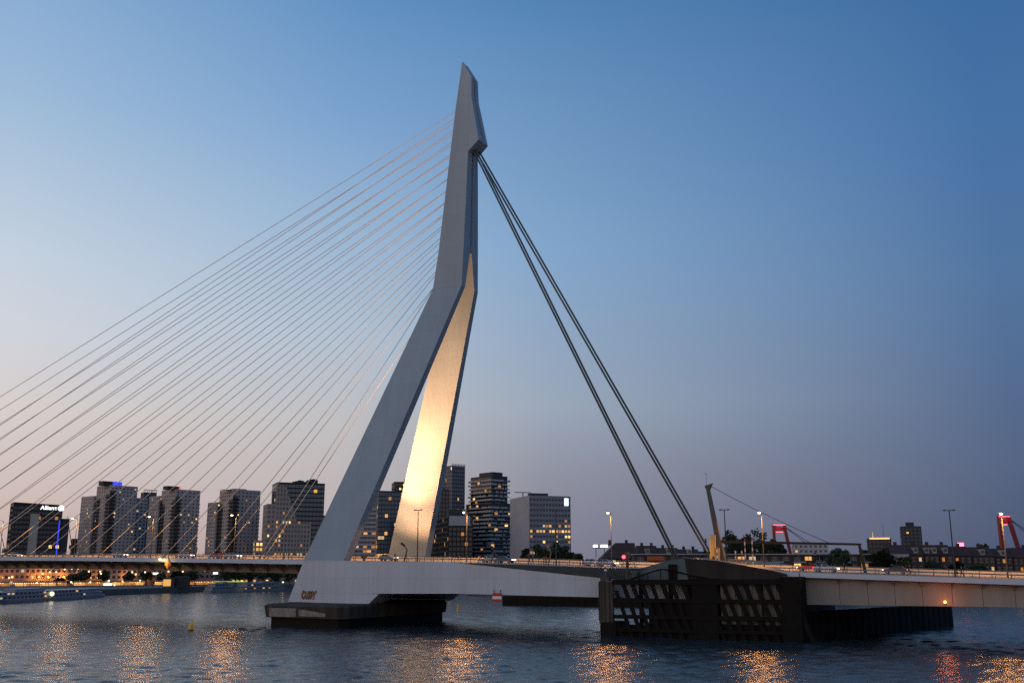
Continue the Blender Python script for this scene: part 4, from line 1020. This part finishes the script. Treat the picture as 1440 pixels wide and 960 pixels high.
for i, x in enumerate((4, 46, 60, 84, 112, 128, 175, 215)):
    a = onY(x, 812, 555 + x * .08); wl = thing('wall_lantern', 'warm lantern low on the lit quay building fronts', 'lamp', (a.x, a.y, a.z), 0, 'lanterns along the quay building fronts')
    MB().box(-.15, .15, -.15, .15, -.3, .3).build('glass', WIN4, wl); MB().box(-.2, .2, -.2, .2, .3, .4).box(-.06, .06, -.06, .06, -(a.z - GB), -.3).build('post', DSTEEL, wl)
    spot('lantern_light', (a.x, a.y - 1.0, a.z + .3), (a.x, a.y + 6, a.z + 1.0), rg.choice((2600, 3600, 4600)), (1, .36, .06), 140, .8, .5)
def quay_lamp(x, y, Y, p, label='lit quay lamp on a thin post among the north quay trees'):
    a = onY(x, y, Y); t = thing('quay_lamp', label, 'street lamp', (a.x, a.y, GB), 0, 'lit lamps along the north quay')
    h = a.z - GB
    MB().tube((0, 0, 0), (0, 0, h - .3), .09, .06, n=6).build('pole', DSTEEL, t)
    MB().ball((0, 0, h), .42, 8, 6).build('globe', BULBQ, t)
    MB().tube((0, 0, h - .32), (0, 0, h - .22), .2, n=8).build('cap', DSTEEL, t)
    if p: pt_light('quay_light', (a.x, a.y - 1.2, a.z), p, SODIUM, .4)
for i, (x, y) in enumerate([(13, 812), (44, 797), (60, 806), (70, 804), (79, 804), (91, 800), (101, 799), (110, 799), (125, 803), (141, 803), (142, 806), (153, 816), (172, 817), (186, 804), (191, 807), (204, 804), (216, 806), (237, 803), (257, 803), (288, 802), (306, 802), (335, 802), (355, 802), (376, 803), (398, 818), (306, 821), (52, 819), (100, 818), (127, 818), (161, 822), (197, 816), (229, 818)]):
    Y = 500 + (x / 400) * 85
    quay_lamp(x, y, Y, 0)
for x, w_, m_, lab in ((150, 5.5, WHITEL, 'bright white shop sign on the north quay'), (215, 6, emi('sign_cool', (1, .95, .9), 1.6), 'white lit sign board beside the quay lamps'), (303, 2.6, emi('sign_cool2', (1, .95, .9), 1.6), 'small white lit sign before the quay trees'), (320, 19, emi('sign_green', (.6, .9, .1), .8), 'yellow-green lit stall canopy on the quay behind the moored boats')):
    y_ = {150: 821, 215: 806, 303: 805.5, 320: 817}[x]
    a = onY(x, y_, 565); t = thing('lit_sign', lab, 'sign', (a.x, a.y, GB)); h = a.z - GB
    MB().box(-w_ / 2, w_ / 2, -.2, .2, h - (.3 if w_ > 10 else .55), h + (.1 if w_ > 10 else .55)).build('panel', m_, t)
    MB().tube((-w_ * .4, 0, 0), (-w_ * .4, 0, h - .5), .08, n=5).tube((w_ * .4, 0, 0), (w_ * .4, 0, h - .5), .08, n=5).build('legs', DSTEEL, t)
a = onY(238, 821.5, 520)
t = thing('kiosk', 'small kiosk with glowing orange panel beside a dark container on the quay', 'kiosk', (a.x, a.y, GB))
MB().box(-3, 3, -1.5, 1.5, 0, 4.3).build('walls', DKC, t); MB().box(-2.6, 1.2, -1.6, -1.5, .6, 3.9).build('lit_panel', WIN1, t); MB().box(-3.3, 3.3, -1.8, 1.8, 4.3, 4.6).build('roof', ROOFD, t)
a = onY(251, 821, 522)
t = thing('container', 'dark shipping container on the quay beside the lit kiosk', 'container', (a.x, a.y, GB))
MB().box(-1.5, 5.5, -1.2, 1.2, .1, 5.4).build('box', DKC, t)
for i in range(8): MB().box(-1.4 + i * .85, -1.1 + i * .85, -1.3, -1.2, .2, 5.2).build('rib', BLK, t)

# made-up cafe terraces, added to fill the quay with orange glow
TENT = mat('awning_canvas', (.3, .09, .04), .8, var=.2)
for i, (x, wd_) in enumerate(((8, 5), (30, 6), (47, 7), (58, 8), (70, 7), (88, 5), (112, 6), (124, 7), (140, 5), (166, 6), (182, 7), (196, 5), (224, 5), (266, 6), (282, 5), (296, 6))):
    Y = 508 + x * .17; a = onY(x, 797, Y)
    t = thing('added_terrace', 'small made-up cafe terrace under a low awning, added for orange glow on the north quay', 'terrace', (a.x, a.y, GB), 0, 'glowing cafe terraces added along the north quay')
    MB().hexa([(-wd_ / 2, -1.6, 2.3), (wd_ / 2, -1.6, 2.3), (wd_ / 2, 1.6, 2.9), (-wd_ / 2, 1.6, 2.9), (-wd_ / 2, -1.6, 2.42), (wd_ / 2, -1.6, 2.42), (wd_ / 2, 1.6, 3.02), (-wd_ / 2, 1.6, 3.02)]).build('awning', TENT, t)
    for q in (-1, 1):
        for yy in (-1.5, 1.5): MB().box(q * (wd_ / 2 - .15) - .05, q * (wd_ / 2 - .15) + .05, yy - .05, yy + .05, 0, 2.3).build('post', DSTEEL, t)
    MB().box(-wd_ / 2 + .2, wd_ / 2 - .2, 1.4, 1.5, .7, 2.2).build('glow_panel', rg.choice((WIN1, WIN2, WIN2, WIN1)), t)
    for k in range(int(wd_ / 1.1)):
        if rg.random() < .7: MB().ball((-wd_ / 2 + .6 + k * 1.1, -1.5, 2.05), .17, 6, 4).build('bulb', BULBQ, t)
    for k in range(2): MB().box(-wd_ / 4 + k * wd_ / 2 - .5, -wd_ / 4 + k * wd_ / 2 + .5, -.6, .4, .68, .74).build('table_top', DSTEEL, t)

# trees
LEAF = []
for i, cc in enumerate(((.035, .05, .018), (.05, .06, .022), (.026, .04, .016))):
    m = mat('foliage_%d' % i, cc, .8, var=.35, vscale=.5); LEAF.append(m)
BARK = mat('bark', (.06, .045, .035), .9, var=.3)
def tree(label, loc, h, r, n=900, leaf=.55, conifer=False, group=None, mi=0):
    t = thing('conifer' if conifer else 'tree', label, 'tree', loc, rg.uniform(0, 6), group)
    th = h * (.3 if not conifer else .12)
    tr = MB().tube((0, 0, 0), (0, 0, th), r * .075 + .1, r * .06 + .06, n=8)
    for i in range(6):
        a = i * 1.05 + rg.random(); e_ = (math.cos(a) * r * .55, math.sin(a) * r * .55, th + (h - th) * rg.uniform(.25, .7)); tr.tube((0, 0, th * .9), e_, r * .04 + .04, .03, n=5)
    tr.tube((0, 0, th), (0, 0, h * .85), r * .06 + .06, .03, n=6)
    tr.build('trunk', BARK, t)
    b = MB(); clumps = []
    for i in range(40):
        if conifer:
            q = rg.random(); z = th + (h - th) * q; rr = r * (1 - q) * rg.uniform(.3, 1); a = rg.uniform(0, 6.28); clumps.append((Vector((math.cos(a) * rr, math.sin(a) * rr, z)), max(.3, r * .3 * (1 - q * .7))))
        else:
            v = Vector((rg.gauss(0, 1), rg.gauss(0, 1), rg.gauss(0, 1))).normalized() * rg.uniform(.15, 1.0)
            clumps.append((Vector((v.x * r, v.y * r, th + (h - th) * (.5 + v.z * .46))), r * rg.uniform(.16, .4)))
    for i in range(n):
        c, cr_ = clumps[rg.randrange(len(clumps))]
        d = Vector((rg.gauss(0, 1), rg.gauss(0, 1), rg.gauss(0, 1))).normalized() * cr_ * rg.uniform(.45, 1.05)
        p = c + d; u = Vector((rg.gauss(0, 1), rg.gauss(0, 1), rg.gauss(0, 1))).normalized(); w_ = u.orthogonal().normalized(); k = leaf * rg.uniform(.6, 1.3)
        b.add([p - u * k, p + w_ * k * .55, p + u * k, p - w_ * k * .55], [(0, 1, 2, 3)])
    b.build('crown', LEAF[mi % 3], t)
    return t
NT = 'dark leafy tree on the north quay below the bridge deck'
for i, (x, yt, rpx) in enumerate([(105, 806, 9), (120, 801, 9), (147, 800, 7), (206, 802, 8), (228, 804, 7), (250, 801, 8), (270, 798, 12), (318, 799, 10), (332, 800, 9), (350, 799, 10), (371, 798, 11), (388, 799, 10), (408, 800, 9), (84, 812, 6), (180, 804, 7)]):
    Y = 525 + x * .13; a = onY(x, yt, Y); r_ = rpx / 1435 * Y
    tree(NT, (a.x, a.y, GB), a.z - GB, r_ * 1.1, 1600, .6, group='trees on the north quay', mi=i)

# moored boats
WHB = mat('boat_white', (.24, .25, .26), .4, var=.1); BLUEH = mat('hull_blue', (.09, .13, .19), .4)
def boat(name, label, p0, p1, beam, decks, m, hullh=.9, dh=1.35, lit=.1, inset=2.0):
    a = Vector(p0); b_ = Vector(p1); L = (b_ - a).length; ang_ = math.atan2((b_ - a).y, (b_ - a).x)
    t = thing(name, label, 'boat', (a.x, a.y, 0), ang_)
    def pl_(i0, i1, hb, z): return [(i0, -hb, z), (L * .86 - i1, -hb, z), (L * .95 - i1, -hb * .6, z), (L - i1, 0, z), (L * .95 - i1, hb * .6, z), (L * .86 - i1, hb, z), (i0, hb, z)]
    MB().loft([pl_(.3, .8, beam * .46, -.5), pl_(0, 0, beam * .5, hullh)]).build('hull', m, t)
    z = hullh
    for d in range(decks):
        i0 = 1.0 + d * inset; i1 = 2.5 + d * inset * 1.6; hb = beam * .5 - .25 - d * .12
        MB().loft([pl_(i0, i1, hb, z), pl_(i0, i1, hb, z + dh)]).build('cabin', m, t)
        MB().loft([pl_(i0 - .4, i1 - .4, hb + .15, z + dh), pl_(i0 - .4, i1 - .4, hb + .15, z + dh + .1)]).build('deck_edge', m, t)
        k = int((L * .84 - i0 - i1) / 2.6)
        for i in range(k):
            x = i0 + 1 + i * 2.6
            for sd in (-1, 1):
                MB().box(x, x + 1.5, sd * hb - .03, sd * hb + .03, z + .45, z + 1.05).build('window', rg.choice(WINS) if rg.random() < lit else GLASS, t)
        z += dh + .1
    MB().box(L * .45, L * .6, -beam * .25, beam * .25, z, z + .9).build('wheelhouse', m, t)
    rl = MB()
    for i in range(int(L / 3)): rl.box(i * 3 + 1, i * 3 + 1.05, -beam * .42, -beam * .42 + .05, z, z + .8)
    rl.box(1, L * .85, -beam * .42, -beam * .42 + .05, z + .78, z + .83); rl.build('railing', STEEL, t, kind='stuff')
    return t
sh = boat('river_ship', 'long low grey-blue river cruise ship with two rows of windows moored left', (-190.5, 318), (-177.5, 448), 10, 2, mat('ship_blue', (.3, .32, .35), .4, var=.1), 1.0, 1.3, .16, 2.0)
gl = onz(92, 838, 2.4)
MB().ball((79, -5.2, 2.5), .8, 10, 6).build('entrance_lamp', emi('entrance', (1, .75, .35), 3), sh)
boat('motor_yacht', 'white motor yacht moored at the quay beside a longer tour boat', v2(onz(291, 833, 0)), v2(onz(332, 831.5, 0)), 5, 2, WHB, 1.2, 1.5, .05, 2.2)
boat('tour_boat', 'long pale tour boat with glass cabin moored beside the white yacht', v2(onz(334, 832, 0)), v2(onz(402, 829.5, 0)), 6.5, 2, WHB, 1.0, 1.6, .14, 3.0)
a = onY(80, 796, 505)

# ------------------------------------------------------------------ right bank island: houses, flats, trees
BRK = mat('dark_brick', (.06, .038, .032), .85, var=.3, vscale=.3); BRK2 = mat('red_brick', (.085, .048, .04), .85, var=.3, vscale=.3); TILE = mat('roof_tile', (.06, .026, .022), .8, var=.3, vscale=.4, bump=.3)
SLATE = mat('slate', (.035, .035, .042), .7, var=.3); WHF = mat('white_frame', (.34, .32, .3), .7)
GI = 3.0
def house(label, x0, x1, ye, yr, Y, wall, roof, dep=11, chim=1, group=None, hip=0.0, dormer=0, lit=.15):
    a = onY(x0, 797, Y); e_ = onY(x1, 797, Y); L = e_.x - a.x
    t = thing('house', label, 'building', (a.x, a.y, GI), 0, group)
    ze = topz(ye, Y) - GI; zr = topz(yr, Y) - GI
    MB().box(.02, L - .02, 0, dep, 0, ze).build('wall', wall, t)
    h0, h1 = (hip if hip > 0 else 0), (-hip if hip < 0 else 0)
    rf = MB().add([(-.05, -.5, ze), (L + .05, -.5, ze), (L + .05, dep + .5, ze), (-.05, dep + .5, ze), (h0, dep * .45, zr), (L - h1, dep * .45, zr)], [(0, 1, 5, 4), (2, 3, 4, 5), (1, 2, 5), (3, 0, 4), (3, 2, 1, 0)]).build('roof', roof, t)
    for i in range(chim):
        x = L * (i + .6) / (chim + .1); MB().box(x - .6, x + .6, dep * .45 - .5, dep * .45 + .5, zr - 1.2, zr + 1.3).build('chimney', BRK, rf)
    nf = max(1, int(ze / 3.1)); nb = max(2, round(L / 2.4))
    for j in range(nf):
        for i in range(nb):
            x = L * (i + .5) / nb; zz = .9 + j * ze / nf
            w_ = MB().box(x - .55, x + .55, -.05, .05, zz, zz + 1.6).build('window', rg.choice(WINS) if rg.random() < lit else GLASS, t)
            MB().box(x - .7, x + .7, -.12, .0, zz - .15, zz).build('sill', WHF, w_); MB().box(x - .7, x + .7, -.09, .0, zz + 1.6, zz + 1.75).build('lintel', WHF, w_)
    for i in range(dormer):
        x = L * (i + .5) / dormer; zd = ze + (zr - ze) * .25
        d_ = MB().box(x - 1.0, x + 1.0, .4, 3.4, zd - .6, zd + 2.0).build('dormer', WHF, t)
        MB().box(x - .7, x + .7, .34, .4, zd + .2, zd + 1.6).build('window', GLASS, d_)
    return t
house('brick house with big hipped tile roof at the end of the island row', 846, 896, 785, 763, 455, BRK, TILE, 16, 2, hip=7)
HG = 'tile-roofed terrace houses on the island'
for x0, x1, ye, yr in ((897, 926, 781, 767), (927, 956, 780, 770), (957, 985, 781, 772)):
    house('dark brick terrace house with tile roof and chimneys behind the flat-roofed block', x0, x1, ye, yr, 468, BRK, TILE, 12, 2, HG, dormer=1)
house('dark terrace house with low roof behind the conifer', 986, 1020, 783, 775, 470, BRK2, SLATE, 12, 1)
# church-like gabled building with lit sign at its left
a = onY(838, 797, 520); t = thing('gabled_hall', 'small hall with two white lit roof signs left of the brick house', 'building', (a.x, a.y, GI))
MB().box(-2, 9, 0, 8, 0, 10).build('wall', BRN, t); MB().add([(-2.3, -.3, 10), (9.3, -.3, 10), (9.3, 8.3, 10), (-2.3, 8.3, 10), (3.5, -.3, 15), (3.5, 8.3, 15)], [(0, 1, 4), (2, 3, 5), (0, 4, 5, 3), (1, 2, 5, 4), (3, 2, 1, 0)]).build('roof', SLATE, t)
WS = emi('hall_sign', (1, .85, .8), 6)
MB().box(-1.2, .9, -.6, -.3, 19.4, 20.6).build('lit_sign', WS, t); MB().box(2.6, 6.0, -.6, -.3, 19.4, 20.6).build('lit_sign', WS, t)
MB().box(-1.2, 6, -.3, 0, 18.9, 19.3).box(0, .3, -.3, 0, 14, 19).box(4.4, 4.7, -.3, 0, 14, 19).build('sign_frame', DSTEEL, t)
for i in range(3): MB().box(.5 + i * 2.6, 1.7 + i * 2.6, -.06, .02, 2, 5).build('window', GLASS, t)

# long flat-roofed block with white roof edge and balconies
Yb = 430; a = onY(893, 797, Yb); e_ = onY(1240, 797, Yb); L = e_.x - a.x
t = thing('long_flat_block', 'long low dark brick flat block with white roof edge and balcony strips', 'building', (a.x, a.y, GI))
zt = topz(780, Yb) - GI
MB().box(0, L, 0, 10, 0, zt).build('wall', BRK, t); MB().box(-.5, L + .5, -.9, 10.5, zt, zt + .45).build('roof_edge', WHF, t)
nb = int(L / 4.6)
for i in range(nb):
    x = (i + .5) * L / nb
    for j, zz in enumerate((zt - 2.3, zt - 5.2, zt - 7.9)):
        if zz < .4: continue
        lm = rg.choice(WINS) if rg.random() < (.2, .3, .45)[j] else GLASS
        w_ = MB().box(x - 1.4, x + 1.4, -.08, .02, zz, zz + 1.55).build('window', lm, t)
        MB().box(x - .08, x + .08, -.14, -.08, zz, zz + 1.55).build('mullion', WHF, w_); MB().box(x - 1.5, x + 1.5, -.14, .0, zz - .12, zz).build('sill', WHF, w_)
    if i % 2 == 0: MB().box(x - 1.8, x + 3.4, -1.3, -.1, zt - 3.35, zt - 2.75).build('balcony', WHF, t)
MB().box(5, 12, -1.6, -.1, zt - 2.4, zt - .6).build('orange_awning', mat('awning', (.45, .1, .03), .7), t)
# right hand terrace
RG = 'brick terrace houses at the right end of the island'
for k, (x0, x1, ye, yr, dm_, wl, lab) in enumerate(((1252, 1280, 778, 766, 0, PALEC, 'pale gabled house with red tile roof'), (1281, 1300, 780, 766, 1, BRK2, 'brick terrace house with single white dormer beside the pale gabled house'), (1301, 1322, 780, 766, 2, BRK, 'dark brick terrace house with two white dormers'), (1323, 1342, 780, 766, 1, BRK2, 'brick terrace house with one dormer behind the unlit lamp mast'),
                                 (1343, 1368, 781, 768, 0, BRK, 'dark terrace house under the red roof sign'), (1369, 1400, 782, 769, 1, BRK2, 'red-roofed house with a white framed gable dormer'), (1401, 1425, 783, 771, 1, BRK, 'dark terrace house behind the lit lamp near the red bridge tower'), (1426, 1470, 784, 770, 0, BRK2, 'red-roofed terrace house right of the red bridge tower'))):
    house(lab, x0, x1, ye, yr, 440 + 2 * k, wl, TILE, 11, 1, RG, dormer=dm_, lit=.12)
a = onY(1351, 765, 460); t = thing('roof_sign', 'glowing red sign on a pole above the terrace roofs', 'sign', (a.x, a.y, GI))
MB().tube((0, 0, 0), (0, 0, a.z - GI - .8), .12, n=6).build('pole', DSTEEL, t); MB().box(-1.3, 1.3, -.2, .2, a.z - GI - .8, a.z - GI + .7).build('panel', emi('pink_sign', (1, .12, .18), 5), t)
# taller blocks behind
simple('high_rise', 'small blue-grey high-rise behind the island terrace', 1270, 1272, 1300, 742, 900, R(5), LTEAL, fh=3.2, bay=3.0, band=.5, pier=.4, lit=.06, plant=[(.28, .68, 4.5, DKC)])
simple('flat_block', 'pale flat block behind the red bridge tower and long boom', 1116, 1118, 1166, 765, 640, R(4), PALEC, fh=2.9, bay=3.0, band=.55, pier=.5, lit=.05)
t, M, Lr, Ll, z = simple('low_building', 'low dark building with orange lit roof edge and mast beside the high-rise', 1222, 1224, 1256, 759, 800, R(3), DKC, fh=3.4, bay=3, band=.4, pier=.3, lit=.04)
MB(M).box(1, Lr - 1, -.6, -.3, z + .3, z + 1.4).build('lit_edge', emi('edge_orange', (1, .35, .15), 2.2), t); MB(M).tube((Lr * .22, 2, z), (Lr * .22, 2, z + 6), .5, .2, n=8).build('lit_spire', WIN3, t); MB(M).tube((Lr * .7, 2, z), (Lr * .7, 2, z + 12), .14, n=5).build('mast', DSTEEL, t)

for i, (x, yt, rpx, Y, lab) in enumerate([(742, 768, 12, 400, 'low leafy tree at the left of the tree group by the office block'), (760, 763, 16, 400, 'leafy tree before the office block behind the walkers'), (783, 762, 18, 405, 'broad leafy tree before the wide office block'), (803, 766, 15, 402, 'leafy tree at the right edge of the wide office block'), (815, 774, 9, 400, 'small leafy tree beside the white car'),
                                          (1030, 748, 16, 480, 'broad dark tree behind the striped barrier poles'), (1050, 742, 20, 485, 'tall broad dark tree behind the lit lamp'), (1075, 748, 18, 485, 'broad dark tree left of the red bridge tower'), (1092, 757, 12, 480, 'dark tree at the foot of the red bridge tower'), (1178, 767, 15, 420, 'dark round tree before the long flat block'), (1150, 773, 8, 440, 'small dark tree beside the pale flat block'),
                                          (1243, 772, 15, 425, 'dark tree at the right end of the long flat block'), (1215, 768, 12, 520, 'dark tree behind the end strut of the boom'), (1270, 780, 10, 415, 'small dark tree before the pale gabled house'), (1312, 785, 11, 415, 'small dark tree before the dark brick terrace'), (1380, 762, 12, 520, 'dark tree above the terrace roofs'), (1398, 764, 10, 525, 'dark tree behind the lit lamp beside the red tower'), (1345, 788, 10, 415, 'low dark tree by the lamp mast foot'), (1375, 788, 11, 416, 'low dark tree before the red-roofed house'),
                                          (925, 774, 8, 520, 'dark tree behind the terrace chimneys'), (945, 772, 8, 520, 'dark tree behind the terrace roofs')]):
    a = onY(x, yt, Y); tree(lab, (a.x, a.y, GI if Y > 414 else 0.0), a.z - (GI if Y > 414 else 0), rpx / 1435 * Y * 1.15, 4200, .6, mi=i)
a = onY(992, 757, 470); tree('dark pointed conifer beside the far backstay', (a.x, a.y, GI), a.z - GI, 3.4, 2200, .45, conifer=True)

# ------------------------------------------------------------------ red bridge towers far upstream
RDP = mat('red_tower_paint', (.2, .008, .012), .5)
def red_tower(label, x0, x1, ytop, x2, ybot, Y):
    a = onY(x0, 797, Y); t = thing('red_bridge_tower', label, 'bridge tower', (a.x, a.y, GI), 0, 'red towers of the far suspension bridge')
    k = Y / 1435.4; h = topz(ytop, Y) - GI; wt = (x1 - x0) * k; wb2 = (x2 - x0) * k
    hb = 0
    def lg(xt, xb, w_): return MB().hexa([(xb - w_, -2, hb), (xb + w_, -2, hb), (xb + w_, 2, hb), (xb - w_, 2, hb), (xt - w_, -2, h), (xt + w_, -2, h), (xt + w_, 2, h), (xt - w_, 2, h)])
    slope = (x2 - x1) / (ybot - ytop) * h
    lg(0, 0, 1.3).build('leg', RDP, t); lg(wt, wt + slope, 1.5).build('leg', RDP, t)
    MB().hexa([(1.8, -1.6, h - 7), (wt - 1.8, -1.6, h - 7), (wt - 1.8, 1.6, h - 7), (1.8, 1.6, h - 7), (-.5, -1.6, h - 1), (wt + .5, -1.6, h - 3.5), (wt + .5, 1.6, h - 3.5), (-.5, 1.6, h - 1)]).build('crosshead', RDP, t)
    MB().box(-1, wt + 1, -2.3, -2.0, h - 1.0, h - .2).build('light_strip', emi('pink_strip', (1, .12, .16), 2.6), t)
    MB().box(2.5, wt - 2.5, -2.2, -1.7, h - 9, h - 8.3).build('light_strip', MATS['pink_strip'], t)
    for dx, dzz in ((70, -50), (95, -58)):
        MB().tube((wt, 0, h - 2), (wt + dx, 30, h + dzz), .35, n=5).build('cable', DSTEEL, t)
    pt_light('tower_glow', (a.x + wt / 2, a.y - 7, GI + h - 3), 1300, (1, .1, .12), .8)
red_tower('red-lit bridge tower behind the broad dark trees', 1091, 1106, 738, 1112, 775, 1180)
red_tower('larger red-lit bridge tower behind the terrace houses', 1412, 1425, 726, 1436, 776, 1000)
